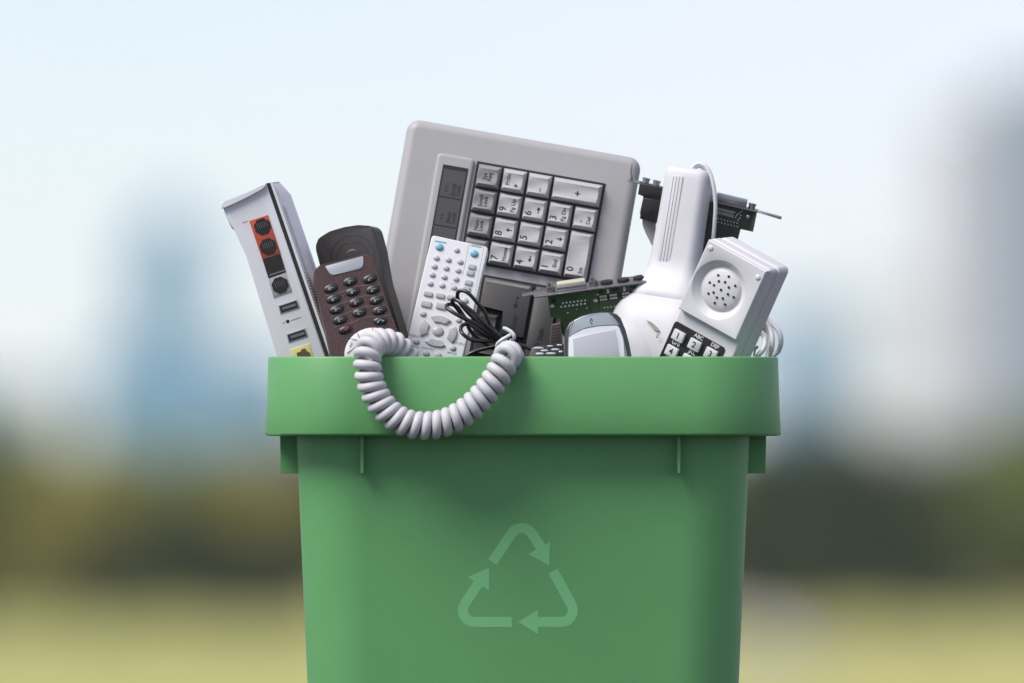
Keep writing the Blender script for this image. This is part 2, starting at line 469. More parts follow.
# L-shaped enter key, shift key and the small keys under it
mb = MB()
Lp = [q(101, 172.5), q(101, 143), q(149.5, 143), q(149.5, 196.5), q(125.5, 196.5), q(125.5, 172.5)]
mb.prism(Lp, -0.0065, -0.0005, 'key_dark_shaded', bev=0.0007, seg=2, back=False)
mb.flat([q(103, 147.5), q(146, 147.5), q(147.5, 144.6), q(102, 144.6)], -0.0066, 'key_mid')
ax = lambda a_, b2: q(a_, b2)
mb.flat([ax(135.6, 168), ax(136.8, 168), ax(136.8, 157), ax(135.6, 157)], -0.0065, 'ink')
mb.flat([ax(133.4, 164.5), ax(139, 164.5), ax(136.2, 169)], -0.0065, 'ink')
mb.flat([ax(135.6, 157), ax(138.6, 157), ax(138.6, 158.2), ax(135.6, 158.2)], -0.0065, 'ink')
c = q(137.5, 182); mb.text('Enter', c[0], c[1], 7.2*U, PI/2, -0.0067, 'ink')
it.part('key', mb)['label'] = 'L-shaped enter key, dark grey with shade put into its colour'
mb = MB()
mb.prism(kbrect(153, 175.5, 143, 226, 0.001), -0.0065, -0.0005, 'key_dark_shaded', bev=0.0016, seg=2, back=False)
c = q(166, 190); mb.text('Shift', c[0], c[1], 7.2*U, PI/2, -0.0067, 'ink')
mb.flat([q(163.5, 203), q(163.5, 200), q(160.5, 202), q(163.8, 197.5), q(168.5, 200.5), q(166, 200.8), q(166, 203)], -0.0065, 'ink')
it.part('key', mb)['label'] = 'shift key, dark grey with shade put into its colour'
key(101, 123.5, 175.5, 197.5, 'key_dark_shaded', []); key(101, 149.5, 200, 222, 'key_dark_shaded', []); key(101, 123, 225, 247, 'key_dark_shaded', [])

# ================================================================== ROUTER
it = Item('router', 'white router on edge at the left end, red and yellow ports showing', 'router', 300, 357, -0.060, roll=-18.6, lean=0, yaw=-4)
r1 = K(210, 170, 3.5)
P = it.LL(r1((40,115), (55,160), (75,203), (97,222), (128,305), (235,655)))
rt = it.LL(r1((197,46), (405,655)))
# lengthen the sides down into the bin
def ext(a, b_, t): return (b_[0] + (b_[0]-a[0])*t, b_[1] + (b_[1]-a[1])*t)
dl = ext(P[4], P[5], 0.85); dr = ext(rt[0], rt[1], 0.48)
qb = lambda n_, o=0, w_=0: it.LL(r1(*[((1-t)**2*40 + 2*t*(1-t)*118 + t*t*197, (1-t)**2*114 + 2*t*(1-t)*88 + t*t*46 + o - w_*t) for t in [k/n_ for k in range(n_+1)]]))
top = qb(10)[1:-1]
poly = [P[0]] + [P[1], P[2], P[3], P[4], P[5], dl, dr, rt[0]] + top[::-1]
mb = MB(); mb.prism(poly, 0.0, 0.085, 'router_white', bev=0.0013, seg=3); it.part('housing', mb)
# lip standing forward along the top edge
mb = MB()
cv = qb(14) + qb(14, 22, 10)[::-1]
mb.prism(cv, -0.0030, 0.001, 'router_white', bev=0.0013, seg=4); it.part('lip', mb)
mb = MB(); s0 = it.LL(r1((196,47), (212,45))); s1 = it.LL(r1((405,655), (421,655)))
mb.prism([s0[0], s0[1], ext(s0[1], s1[1], .48), ext(s0[0], s1[0], .48)], 0.0012, 0.084, 'seam_black'); it.part('seam', mb)
mb = MB()
a0 = s0[1]; a1 = ext(s0[1], s1[1], .48)
b0 = it.L(r1((252,90))[0], 0.012); b1 = (b0[0] + (a1[0]-a0[0]) + 0.001, a1[1])
c0 = it.L(r1((228,50))[0], 0.006)
fr = [(a1[0]-0.0003, 0.0004, a1[1]), (a1[0]+0.0015, 0.0004, a1[1]), (a0[0]+0.0015, 0.0004, a0[1]+0.0002), (a0[0]-0.0003, 0.0004, a0[1])]
md = [(a1[0]-0.0003, 0.009, a1[1]), (b1[0], 0.009, b1[1]), (b0[0], 0.009, b0[1]), (a0[0]-0.0003, 0.009, a0[1]+0.0003)]
bk = [(a1[0]-0.0003, 0.083, a1[1]), (b1[0]+0.001, 0.083, b1[1]), (b0[0]+0.001, 0.083, b0[1]), (a0[0]-0.0003, 0.083, a0[1]+0.0004)]
mb.loft([fr, md, bk], 'router_white'); cov = it.part('side_cover', mb)
mb = MB()
for k in range(58):
    t = 0.09 + 0.62*k/58
    x = a0[0] + 0.0015 + (a1[0]-a0[0])*t; z = a0[1] + (a1[1]-a0[1])*t
    xb = b0[0] + (b1[0]-b0[0])*t; zb2 = b0[1] + (b1[1]-b0[1])*t
    p0 = Vector((x + (xb-x)*0.25, 0.0004 + 0.0086*0.25 - 0.0001, z)); p1 = Vector((x + (xb-x)*0.9, 0.0004+0.0086*0.9 - 0.0001, z + (zb2-z)*0.5 + 0.002))
    mb.cyl(p0, p1, 0.00045, 0.00045, 'router_white', 6)
it.part('vent_ribs', mb, cov)
def lp(pts, c, it=None, k=r1): return it.LL(k(*pts), c)
mb = MB()
mb.prism(it.LL(r1((137,178),(203,157),(247,290),(183,312))), -0.0006, 0.001, 'port_red', bev=0.0003)
blk = it.part('red_port_block', mb)
def socket(cx_, cy_, r_, parent):
    mb = MB(); c = it.L(r1((cx_, cy_))[0])
    rr = r_/3.5*U; pts = []
    for k in range(24):
        a = 2*PI*k/24; q_ = rr * (1.0 if (k % 3) else 0.92); pts.append((c[0]+q_*math.cos(a), c[1]+q_*math.sin(a)))
    mb.prism(pts, -0.0009, 0.0, 'black')  # raised black plate in place of the shade inside the socket
    for k in range(6):
        a = R(-18.6); x = c[0] + (k-2.5)*rr*0.22
        mb.box(x-0.00012, x+0.00012, -0.0011, -0.0008, c[1]-rr*0.15, c[1]+rr*0.55, 'steel_dull')
    return it.part('socket', mb, parent)
socket(184, 198, 30, blk); socket(204, 268, 30, blk)
mb = MB(); mb.prism(it.LL(r1((184,313),(246,292),(266,357),(205,380))), -0.0005, 0.001, 'black')
mb.prism(it.LL(r1((208,366),(262,348),(264,353),(210,371))), -0.0009, 0.0, 'ink_grey'); it.part('black_port', mb)
mb = MB(); mb.prism(it.LL(r1((204,381),(265,360),(287,425),(223,447))), -0.0006, 0.001, 'port_grey', bev=0.0003); gb = it.part('grey_port_block', mb)
socket(246, 403, 30, gb)
for dy, dx in ((0, 0), (100, 29)):
    mb = MB(); f = lambda *p: it.LL(r1(*[(x+dx, y+dy) for x, y in p]))
    mb.prism(f((237,474),(305,452),(314,482),(246,504)), -0.0006, 0.001, 'port_grey', bev=0.0002)
    mb.prism(f((242,477),(302,457),(309,480),(249,500)), -0.0008, 0.001, 'black')
    mb.prism(f((252,481),(300,466),(303,475),(255,490)), -0.0011, 0.0, 'ink_grey')
    it.part('usb_port', mb)
mb = MB(); c = it.L(r1((272,530))[0]); mb.dome(c[0], c[1], 6.5/3.5*U, 6.5/3.5*U, 0.0003, 0, 'black'); it.part('reset_button', mb)
for pl in (((282,526),(318,514),(318.5,516),(283,528)), ((254,535),(262,532),(262.5,534),(255,537)), ((113,184),(131,178),(131.5,180),(114,186))):
    mb = MB(); mb.prism(it.LL(r1(*pl)), -0.00015, 0.0, 'ink_grey'); it.part('printed_mark', mb)
mb = MB(); mb.prism(it.LL(r1((280,629),(348,607),(372,690),(304,712))), -0.0006, 0.001, 'port_yellow', bev=0.0003)
mb.prism(it.LL(r1((303,640),(318,635),(320,628),(334,624),(337,632),(350,640),(356,690),(318,700))), -0.0010, 0.0, 'port_brown')
it.part('yellow_port', mb)

# ================================================================== DARK CURVED HANDSET (behind the brown phone)
r2 = K(300, 210, 4.55)
it = Item('handset', 'large dark handset with a rounded top, half hidden behind the brown cordless phone', 'handset', 370, 357, -0.022, roll=-15, lean=-6, yaw=-14)
op = it.LL(r2((92,258), (72,180), (73,145), (90,125), (135,97), (200,78), (265,68), (322,72), (338,92), (362,180), (388,330), (470,600)))
lo = ext(op[-2], op[-1], 0.35); bl = (lo[0] - (0.040), lo[1])
mb = MB(); mb.prism(round_poly(op + [lo, bl], 0.002, 3), 0.0, 0.022, 'dark_shell', bev=0.0022, seg=4); it.part('shell', mb)
mb = MB(); c = it.L(r2((240,215))[0])
for rr in (16.5, 23):
    pts = [(c[0] + rr*U*math.cos(a), -0.0001, c[1] + rr*U*0.95*math.sin(a)) for a in [PI*k/24 for k in range(-6, 31)]]
    mb.tube(pts, 0.00014, 'dark_shell', 6, 2)
mb.dome(c[0], c[1], 8*U, 8*U, 0.0005, 0.0, 'dark_shell', n=32); it.part('earpiece', mb)

# ================================================================== BROWN CORDLESS PHONE
it = Item('cordless_phone', 'brown cordless phone upside down with dark oval buttons, beside the white router', 'phone', 365, 357, -0.085, roll=-14.5, lean=-8, yaw=4)
op = it.LL(r2((62,285), (75,262), (100,247), (190,226), (275,204), (300,200), (325,212), (345,262), (400,430), (462,600)))
bl_ = it.LL(r2((145,668), (97,470), (66,315)))
lo = ext(op[-2], op[-1], 0.3); dn = ext(bl_[1], bl_[0], 0.3)
poly = op + [lo, dn] + bl_
mb = MB(); mb.prism(round_poly(poly, 0.0012, 2), 0.0, 0.025, 'brown_shell', bev=0.0028, seg=4); it.part('shell', mb)
mb = MB(); mb.prism(round_poly(it.LL(r2((113,256), (288,209), (288,245), (282,265), (150,297), (135,290))), 0.0012, 4), -0.0006, 0.001, 'silver', bev=0.0004); it.part('badge_plate', mb)
BT = [((140,357),'#'), ((228,325),'0'), ((318,313),'*'), ((153,405),'9'), ((240,372),'8'), ((332,362),'7'), ((167,453),'6'), ((255,420),'5'), ((347,410),'4'), ((182,500),'3'), ((270,467),'2'), ((362,457),'1')]
for p_, t in BT:
    mb = MB(); c = it.L(r2(p_)[0]); mb.dome(c[0], c[1], 35/4.55*U, 21/4.55*U, 0.0017, 0, 'black_gloss', ang=R(4), n=24, k=6)
    mb.text('–' + t, c[0], c[1], 5.2*U, PI, -0.0019, 'port_grey'); it.part('button', mb)
for p_, mm, t in (((207,545), 'ink_red', 1), ((365,505), 'ink_teal', 0)):
    mb = MB(); c = it.L(r2(p_)[0]); mb.dome(c[0], c[1], 34/4.55*U, 20/4.55*U, 0.0019, 0, 'black_gloss', ang=R(4 if t else -8), n=24, k=6)
    h = [(c[0] + a*U*2.6, -0.0021, c[1] + (abs(a)**2)*U*(1.5 if t else -1.5) - (0.5*U if t else -0.5*U)) for a in (-1.2, -0.6, 0, 0.6, 1.2)]
    mb.tube(h, 0.0004, mm, 6, 3, rfun=lambda t_: 1.5 - abs(math.sin(t_*PI))*0.7); it.part('call_button', mb)
mb = MB()
for k in range(4):
    dx, dy = 14*k, 47*k
    pts = [it.L3(r2((x+dx, y+dy))[0], 0.0) for x, y in ((112,392), (150,386), (200,370), (240,352), (290,344), (340,343), (362,338))]
    mb.tube([p + Vector((0, 0.00005, 0)) for p in pts], 0.00030, 'line_brown', 6, 3)
it.part('divider_lines', mb)
mb = MB(); c = it.L(r2((330,655))[0]); mb.dome(c[0], c[1], 128/4.55*U, 120/4.55*U, 0.003, 0, 'handset_white', n=40, k=8, power=0.45)
pad = it.part('navigation_pad', mb)
mb = MB()
for pts in (((258,553),(270,580)), ((208,600),(230,586),(255,592),(262,608),(245,630),(212,652)), ((330,536),(331,545))):
    mb.tube([it.L3(r2(p_)[0], -0.0026) for p_ in pts], 0.00022, 'ink', 6, 3)
mb.tube([it.L3(r2(p_)[0], -0.0028) for p_ in ((225,620),(236,602))], 0.0003, 'ink_teal', 6, 1)
it.part('pad_seams', mb, pad)

# ================================================================== REMOTE CONTROL
r4 = K(400, 230, 4.88)
it = Item('remote_control', 'slim white remote control with two pale blue buttons, leaning against the keyboard', 'remote control', 436, 357, -0.048, roll=12.3, lean=-12, yaw=-4)
cs = it.LL(r4((150,28), (428,78), (316,600), (26,600)))
x0 = (cs[0][0]+cs[3][0])/2; x1 = (cs[1][0]+cs[2][0])/2; zt_ = (cs[0][1]+cs[1][1])/2; zb_ = cs[2][1] - 0.06
mb = MB(); mb.rsolid(x0, x1, zb_, zt_, 0.0024, 0.0, 0.014, 0.0009, 'remote_white'); it.part('shell', mb)
ROLL = 0
def rb(px_, py_, w, h, kind='dome', m='remote_key', name='button', hh=0.0014):
    mb = MB(); c = it.L(r4((px_, py_))[0]); w = w/4.88*U/2; h = h/4.88*U/2
    if kind == 'dome': mb.dome(c[0], c[1], w, h, hh, 0, m, n=18, k=4, power=0.7)
    else: mb.prism(rrect(c[0]-w, c[0]+w, c[1]-h, c[1]+h, min(w, h)*0.35, 3), -hh, 0.0005, m, bev=0.0004)
    return it.part(name, mb)
for x, y in ((192,83), (362,115)): rb(x, y, 42, 38, m='button_blue', name='power_button', hh=0.0018)
rb(277, 99, 30, 26)
for r_ in range(4):
    for x, y in (((178,137),(236,146),(294,156)), ((168,178),(226,187),(284,198)), ((158,219),(216,230),(274,240)), ((148,262),(206,271),(264,282)))[r_]:
        rb(x, y, 32, 27)
for x, y in ((350,180), (342,210), (333,257), (324,288)): rb(x, y, 36, 25, 'box')
for x, y in ((137,312), (196,321), (250,330)): rb(x, y, 42, 23, 'box')
for x, y in ((128,362), (200,372)): rb(x, y, 50, 30, 'box')
for x, y in ((113,410), (318,345), (287,440), (80,545), (258,577), (74,592), (129,604), (188,612)): rb(x, y, 34, 29)
nc = r4((186,495))[0]; c = it.L(nc)
mb = MB(); mb.dome(c[0], c[1], 29/4.88*U, 26/4.88*U, 0.0018, 0, 'remote_key', n=24); it.part('ok_button', mb)
for k in range(4):
    a0_ = 90*k + 90 - 33; mb = MB()
    pts = [(c[0] + 92/4.88*U*math.cos(R(a0_ + 66*j/6)), c[1] + 76/4.88*U*math.sin(R(a0_+66*j/6))) for j in range(7)]
    pts += [(c[0] + 56/4.88*U*math.cos(R(a0_+4 + 58*j/6)), c[1] + 46/4.88*U*math.sin(R(a0_+4+58*j/6))) for j in range(6, -1, -1)]
    mb.prism(pts, -0.0016, 0.0005, 'remote_key', bev=0.0004)
    a_ = R(90*k+90); cc = (c[0] + 74/4.88*U*math.cos(a_), c[1] + 61/4.88*U*math.sin(a_))
    mb.prism([(cc[0]+0.0006*math.cos(a_+t), cc[1]+0.0006*math.sin(a_+t)) for t in (0, 2.1, 4.2)], -0.00168, -0.0015, 'bezel_white')
    it.part('arrow_button', mb)
for (t, x, y, sz) in (('RETURN', 283, 553, 3.4), ('DISPLAY', 74, 518, 3.4), ('SUBTITLE', 135, 580, 3.0), ('MENU', 74, 570, 3.0), ('MODE', 254, 602, 3.4), ('DVD', 372, 78, 4.6)):
    mb = MB(); cc = it.L(r4((x, y))[0]); mb.text(t, cc[0], cc[1], sz*U, 0, -0.00012, 'ink_teal'); it.part('printed_word', mb)
# thin frame printed round the right-hand column
fr_ = [(338,80), (332,84), (288,320), (284,330), (250,300), (262,262), (286,255)]
mb = MB()
for pts in (((336,72),(409,86)), ((336,72),(307,215)), ((409,86),(362,325)), ((252,262),(286,262)), ((252,262),(246,298))):
    mb.tube([it.L3(p_, -0.00005) for p_ in r4(*pts)], 0.00013, 'ink_teal', 5, 1)
it.part('printed_outline', mb)
mb = MB(); lb = it.LL(r4((172,50), (228,60), (226,68), (170,58)))
mb.flat(lb, 0.0, 'ink_teal', 0.00008); it.part('printed_band', mb)

# ================================================================== BLACK CABLE BUNDLE + TWIST TIE
r6 = K(440, 280, 8.54)
bc = bpy.data.objects.new('power_cable', None); C.objects.link(bc); bc.location = at(503, 340, -0.075)
tag(bc, 'thin black cable folded in loops and tied, lying over the white remote control', 'cable')
inv = Matrix.Translation(-bc.location)
mb = MB()
def cab(pts, ys):
    P = []
    for i, p_ in enumerate(pts):
        t = i/(len(pts)-1)*(len(ys)-1); j = min(int(t), len(ys)-2); y = ys[j] + (ys[j+1]-ys[j])*(t-j)
        P.append(inv @ at(*r6(p_)[0], y))
    mb.tube(P, 0.00148, 'cable_black', 10, 7)
T_ = (540, 500)
cab([(620,560), T_, (440,400), (380,270), (310,185), (250,120), (200,92), (158,100), (150,150), (185,215), (250,290), (340,370), (440,455), (535,515), (600,560)], [-.072,-.080,-.084,-.080,-.074,-.074,-.07])
cab([(620,565), (530,505), (400,390), (300,290), (220,225), (160,180), (115,165), (108,195), (150,250), (190,300), (250,370), (340,440), (440,500), (540,545)], [-.075,-.088,-.086,-.078,-.072,-.076,-.07])
cab([(610,560), (510,520), (400,440), (300,372), (180,315), (110,275), (62,240), (62,212), (100,210), (150,232), (220,330), (300,395), (420,480), (520,525)], [-.07,-.086,-.09,-.083,-.073,-.07,-.07])
cab([(600,555), (500,522), (380,522), (270,510), (205,470), (178,430), (190,390), (240,375), (310,400), (380,450), (450,510), (520,560), (560,600)], [-.07,-.083,-.084,-.078,-.07,-.07,-.07])
cab([(545,545), (430,455), (380,400), (330,365), (270,350), (240,395), (290,470), (380,540), (450,580), (520,590)], [-.07,-.074,-.07,-.068,-.068])
cab([(500,560), (430,575), (330,600), (240,640), (180,700)], [-.072,-.068,-.066])
cab([(520,500), (600,535), (700,560), (800,600), (870,650), (900,720)], [-.078,-.076,-.078,-.08])
mb.build('wire', bc)
mb = MB()
mb.tube([inv @ at(*r6(p_)[0], y) for p_, y in (((560,575), -.083), ((500,595), -.089), ((488,550), -.0925), ((530,510), -.094), ((585,478), -.093), ((612,455), -.090), ((570,425), -.089), ((540,408), -.088))], 0.0013, 'tie_white', 8, 6)
mb.tube([inv @ at(*r6(p_)[0], y) for p_, y in (((555,412), -.0905), ((610,445), -.092), ((632,478), -.0925), ((628,505), -.091), ((605,515), -.089))], 0.0014, 'tie_white', 8, 5)
mb.tube([inv @ at(*r6(p_)[0], y) for p_, y in (((570,505), -.092), ((530,535), -.094), ((505,570), -.092), ((498,600), -.09))], 0.0010, 'tie_white', 8, 5)
mb.build('twist_tie', bc)

# ================================================================== COILED CORD
cc_ = bpy.data.objects.new('coiled_cord', None); C.objects.link(cc_); cc_.location = at(440, 420, -0.164)
tag(cc_, 'pale grey coiled telephone cord hanging in a loop over the bin collar', 'cord')
inv = Matrix.Translation(-cc_.location)
r5 = K(330, 280, 4.018)
path = [((318,350),-.122), ((306,315),-.125), ((284,284),-.129), ((256,262),-.134), ((222,250),-.140), ((188,252),-.147), ((164,268),-.154), ((152,295),-.160), ((150,328),-.163), ((152,365),-.164), ((161,405),-.164), ((175,445),-.164), ((198,487),-.164), ((228,524),-.164), ((262,553),-.164), ((300,572),-.164), ((340,583),-.164), ((382,586),-.164), ((425,582),-.164), ((468,571),-.164), ((510,552),-.164), ((552,524),-.164), ((592,490),-.164), ((628,450),-.164), ((660,406),-.164), ((685,364),-.163), ((703,326),-.161), ((713,304),-.156), ((720,301),-.148), ((723,320),-.140), ((723,380),-.132)]
ctrl = [inv @ at(*r5(p_)[0], y) for p_, y in path]
def spline(P, k):
    Q = []
    for i in range(len(P)-1):
        a = P[max(i-1,0)]; b_ = P[i]; c = P[i+1]; d = P[min(i+2,len(P)-1)]
        for j in range(k):
            t = j/k; Q.append(0.5*((2*b_)+(c-a)*t+(2*a-5*b_+4*c-d)*t*t+(3*b_-a-3*c+d)*t**3))
    Q.append(P[-1]); return Q
cl = spline(ctrl, 30)
for _ in range(160):
    cl = [cl[0]] + [(cl[i-1] + cl[i]*2 + cl[i+1])/4 for i in range(1, len(cl)-1)] + [cl[-1]]
L_ = [0]
for a, b_ in zip(cl, cl[1:]): L_.append(L_[-1] + (b_-a).length)
tot = L_[-1]; pitch = 10.2*U; turns = tot/pitch; rc = 9.7*U
hel = []; N = None; j = 0; steps = int(turns*22)
for i in range(steps+1):
    s_ = tot*i/steps
    while j < len(L_)-2 and L_[j+1] < s_: j += 1
    t = (s_-L_[j])/max(1e-9, L_[j+1]-L_[j]); p_ = cl[j].lerp(cl[j+1], t)
    T = (cl[min(j+13, len(cl)-1)] - cl[max(j-12, 0)]).normalized()
    if N is None: N = T.orthogonal().normalized()
    N = (N - T*N.dot(T)).normalized(); B = T.cross(N); a = 2*PI*s_/pitch
    rr_ = rc
    hel.append(p_ + (N*math.cos(a) - B*math.sin(a))*rr_)
mb = MB(); mb.tube(hel, 4.75*U, 'cord_grey', 14, 1); mb.build('coil', cc_, sharp=80)

# ================================================================== GREEN CIRCUIT CARD (front)
g = K(520, 270, 7.59)
it = Item('circuit_board', 'green circuit board with a metal bracket and video socket, behind the silver mobile phone', 'circuit board', 590, 357, 0.004, roll=-8, lean=16)
P = it.LL(g((212,205), (900,108), (915,420), (900,760), (520,760), (310,470), (305,372), (230,356)))
mb = MB(); mb.prism(P, 0.0, 0.0017, 'pcb'); board = it.part('board', mb)
zl = it.L(g((105,200))[0])[1]; zl2 = it.L(g((930,93))[0])[1]; zc = (zl+zl2)/2
xa = it.L(g((105,200))[0])[0]; xb = it.L(g((960,93))[0])[0]
mb = MB()
mb.box(xa, xb, -0.004, 0.0155, zc, zc+0.0010, 'steel', bev=0.0002)
x_t = it.L(g((15,186))[0])[0]
mb.prism([(xa+0.001, zc+0.0001), (x_t, zc+0.0001), (x_t, zc+0.0009), (xa+0.001, zc+0.0009)], 0.004, 0.013, 'steel', bev=0.0002)
it.part('bracket', mb)
def onb(px_, py_, y=0.006): return it.L(g((px_, py_))[0], y)[0]
mb = MB(); xv0, xv1 = onb(282,140), onb(500,110)
mb.box(xv0-0.001, xv1+0.001, -0.0005, 0.0115, zc+0.0009, zc+0.0022, 'steel', bev=0.0004)
mb.box(xv0, xv1, 0.0012, 0.0100, zc+0.002, zc+0.0070, 'vga_cream', bev=0.0012)
mb.box(xv0-0.0004, xv1+0.0004, 0.0008, 0.0104, zc+0.002, zc+0.0045, 'steel', bev=0.0008)
it.part('video_socket', mb)
for px_, py_ in ((228,120), (553,80)):
    x = onb(px_, py_); mb = MB()
    mb.cyl((x, 0.004, zc+0.001), (x, 0.004, zc+0.005), 0.0034, 0.0034, 'steel', 6)
    mb.cyl((x, 0.004, zc+0.005), (x, 0.004, zc+0.0082), 0.0021, 0.0019, 'steel', 14)
    it.part('screw_post', mb)
for px_ in (655, 783, 907):
    x = onb(px_, 80); mb = MB()
    mb.cyl((x, 0.005, zc+0.001), (x, 0.005, zc+0.0030), 0.0047, 0.0045, 'black', 20)
    mb.cyl((x, 0.005, zc+0.003), (x, 0.005, zc+0.0034), 0.0032, 0.0030, 'black_gloss', 16)
    it.part('audio_jack', mb)
mb = MB()
for i in range(7):
    c = it.L(g((325+28*i, 253-3.6*i))[0]); mb.dome(c[0], c[1], 0.0009, 0.0009, 0.0004, 0, 'solder', n=10, k=2)
    c = it.L(g((312+30*i, 281-4*i))[0]); mb.dome(c[0], c[1], 0.0009, 0.0009, 0.0004, 0, 'solder', n=10, k=2)
for i in range(13):
    c = it.L(g((640+(i%4)*26+(i//4)*122, 286-(i//4)*18-(i%4)*3))[0]); mb.dome(c[0], c[1], 0.0007, 0.0007, 0.0004, 0, 'solder', n=10, k=2)
for x, y, r_ in ((243,277,2.2), (572,233,2.2), (363,327,.9), (732,315,.8), (590,186,1.2), (508,290,.7), (430,300,.6)):
    c = it.L(g((x, y))[0]); mb.dome(c[0], c[1], r_*U*1.15, r_*U*0.85, 0.0006, 0, 'solder', n=14, k=3)
it.part('solder_points', mb, board)
mb = MB()
c = it.L(g((258,229))[0]); mb.dome(c[0], c[1], 0.0021, 0.0021, 0.0004, 0, 'black', n=16)
for x in (728, 858): mb.prism([(a_, b_) for a_, b_ in it.LL(g((x-24,160-(x-728)*.14), (x+22,153-(x-728)*.14), (x+22,142-(x-728)*.14), (x-24,148-(x-728)*.14)))], -0.0012, 0, 'black')
c = it.L(g((615,166))[0]); mb.box(c[0]-.0011, c[0]+.0011, -.001, 0, c[1]-.001, c[1]+.001, 'black')
for i in range(17):
    if i in (3, 7, 8, 12): mm = 'black'
    else: mm = 'solder'
    x, y = 613 + 19*i, 212 - 2.6*i; c = it.L(g((x, y))[0]); mb.box(c[0]-.0008, c[0]+.0008, -.0014, 0, c[1]-.0019, c[1]+.0019, mm, bev=.0002)
    if mm == 'solder': mb.box(c[0]-.00082, c[0]+.00082, -.00145, 0, c[1]-.0007, c[1]+.0007, 'chip_brown')
for x in (665, 790, 912): c = it.L(g((x, 158-(x-665)*.13))[0]); mb.box(c[0]-.0009, c[0]+.0009, -.0016, 0, c[1]-.0016, c[1]+.0016, 'solder', bev=.0003)
# printed traces
for a_, b_ in (((598,158),(604,310)), ((320,375),(322,450)), ((510,240),(530,262)), ((530,262),(534,320)), ((300,290),(330,262))):
    mb.tube([it.L3(g(a_)[0], 0), it.L3(g(b_)[0], 0)], 0.00022, 'pcb_dark', 5, 1)
it.part('components', mb, board)
mb = MB(); P = it.LL(g((236,410), (300,392), (318,470), (318,640), (218,640), (222,575)))
mb.prism(P, -0.007, -0.0002, 'chip_brown', bev=0.0006)
for k in range(7):
    a_ = it.LL(g((238, 425+24*k), (303, 412+24*k), (303, 416+24*k), (238, 429+24*k)), -0.007); mb.flat(a_, -0.007, 'black')
it.part('ribbed_connector', mb)

# ================================================================== SECOND CARD (behind the scanner)
h2 = K(700, 160, 7.589); h1 = K(620, 155, 6.83)
it = Item('expansion_card', 'dark expansion card with silver bracket sticking out above, behind the scanner handle', 'circuit board', 700, 330, 0.0215, roll=13.5, lean=6)
P = it.LL([(657, 187)] + h2((430,385), (432,400), (403,545), (308,525), (240,790)) + [(690, 262), (668, 250), (661, 190)])
mb = MB(); mb.prism(P, 0.0, 0.0017, 'pcb_dark'); board = it.part('board', mb)
mb = MB(); P = it.LL(h2((408,405), (432,400), (403,545), (378,540))); mb.flat(P, 0.0, 'pcb', 0.0003)
r_ = random.Random(5)
for row, (yy, n0, dx) in enumerate(((372,10,0), (384,9,4), (400,9,0), (412,9,2), (453,7,6), (480,7,8))):
    for i in range(n0):
        c = it.L(h2((132+dx+ (14.5 if row < 4 else 24)*i, yy + (14.5 if row < 4 else 24)*i*0.24 - 8))[0])
        mb.dome(c[0], c[1], 0.00058, 0.00058, 0.0003, 0, 'solder', n=7, k=2)
for x, y in ((288,410), (318,388), (303,400), (270,435), (290,455), (303,440), (310,420), (278,418)):
    c = it.L(h2((x, y))[0]); mb.dome(c[0], c[1], 0.0006, 0.0006, 0.0003, 0, 'solder', n=7, k=2)
it.part('solder_points', mb, board)
mb = MB(); c = it.L(h2((365,433))[0]); mb.dome(c[0], c[1], 0.0017, 0.0019, 0.0012, 0, 'steel', n=14); it.part('screw', mb)
za = it.L(h1((130,200))[0], -.002)[1]; xa = it.L(h1((60,160))[0], 0)[0]
zb3 = it.L(h2((430,395))[0], 0)[1]; xb = it.L(h2((440,400))[0], 0)[0]; zc = (za+zb3)/2
mb = MB(); mb.box(xa, xb, -0.003, 0.0165, zc, zc+0.0009, 'steel_dull', bev=0.0002)
tx = it.L(h2((618,440))[0], 0.005)[0]
mb.prism([(xb-0.0005, zc), (xb-0.0005, zc+0.0009), (tx, zc-0.0004+0.0009), (tx, zc-0.0012)], 0.000, 0.010, 'steel_dull', bev=0.0003)
t0 = it.LL(h1((52,180), (78,160), (70,112), (78,60), (84,62), (80,120), (90,170)), 0.004); mb.prism(t0, 0.004, 0.008, 'steel_dull', bev=0.0002)
it.part('bracket', mb)
mb = MB(); x0_, x1_ = it.L(h2((120,300))[0], .005)[0], it.L(h2((352,350))[0], .005)[0]
mb.box(x0_, x1_, 0.0005, 0.0125, zc+0.0008, zc+0.0068, 'steel', bev=0.0007); it.part('serial_socket', mb)
for p_ in (h2((395,350))[0], h1((180,165))[0], h1((252,180))[0]):
    x = it.L(p_, .006)[0]; mb = MB()
    mb.cyl((x, .006, zc+.0008), (x, .006, zc+.0052), .0026, .0025, 'steel', 14); mb.cyl((x, .006, zc+.004), (x, .006, zc+.0050), .0030, .0030, 'steel', 14); it.part('screw_post', mb)
mb = MB()
mb.prism(it.LL(h1((135,190), (330,237), (318,322), (160,290), (155,275), (122,270)), -.006), -.006, .008, 'black', bev=.0006)
mb.prism(it.LL(h1((158,292), (320,315), (290,478), (135,435), (142,400), (135,398)), -.007), -.007, .007, 'black', bev=.0006)
con = it.part('cable_connector', mb)
mb = MB()
for k in range(9):
    a_ = h1((158+10.5*k, 440+2.4*k))[0]; b_ = h1((162+10.0*k, 490+5*k))[0]; c_ = h1((214+9*k, 600+14*k))[0]; d_ = h1((280+9*k, 720+14*k))[0]
    mb.tube([it.L3(a_, 0.0), it.L3(b_, 0.0005), it.L3(c_, 0.001), it.L3(d_, 0.001)], 0.00062, 'ribbon', 6, 4)
it.part('ribbon_cable', mb)

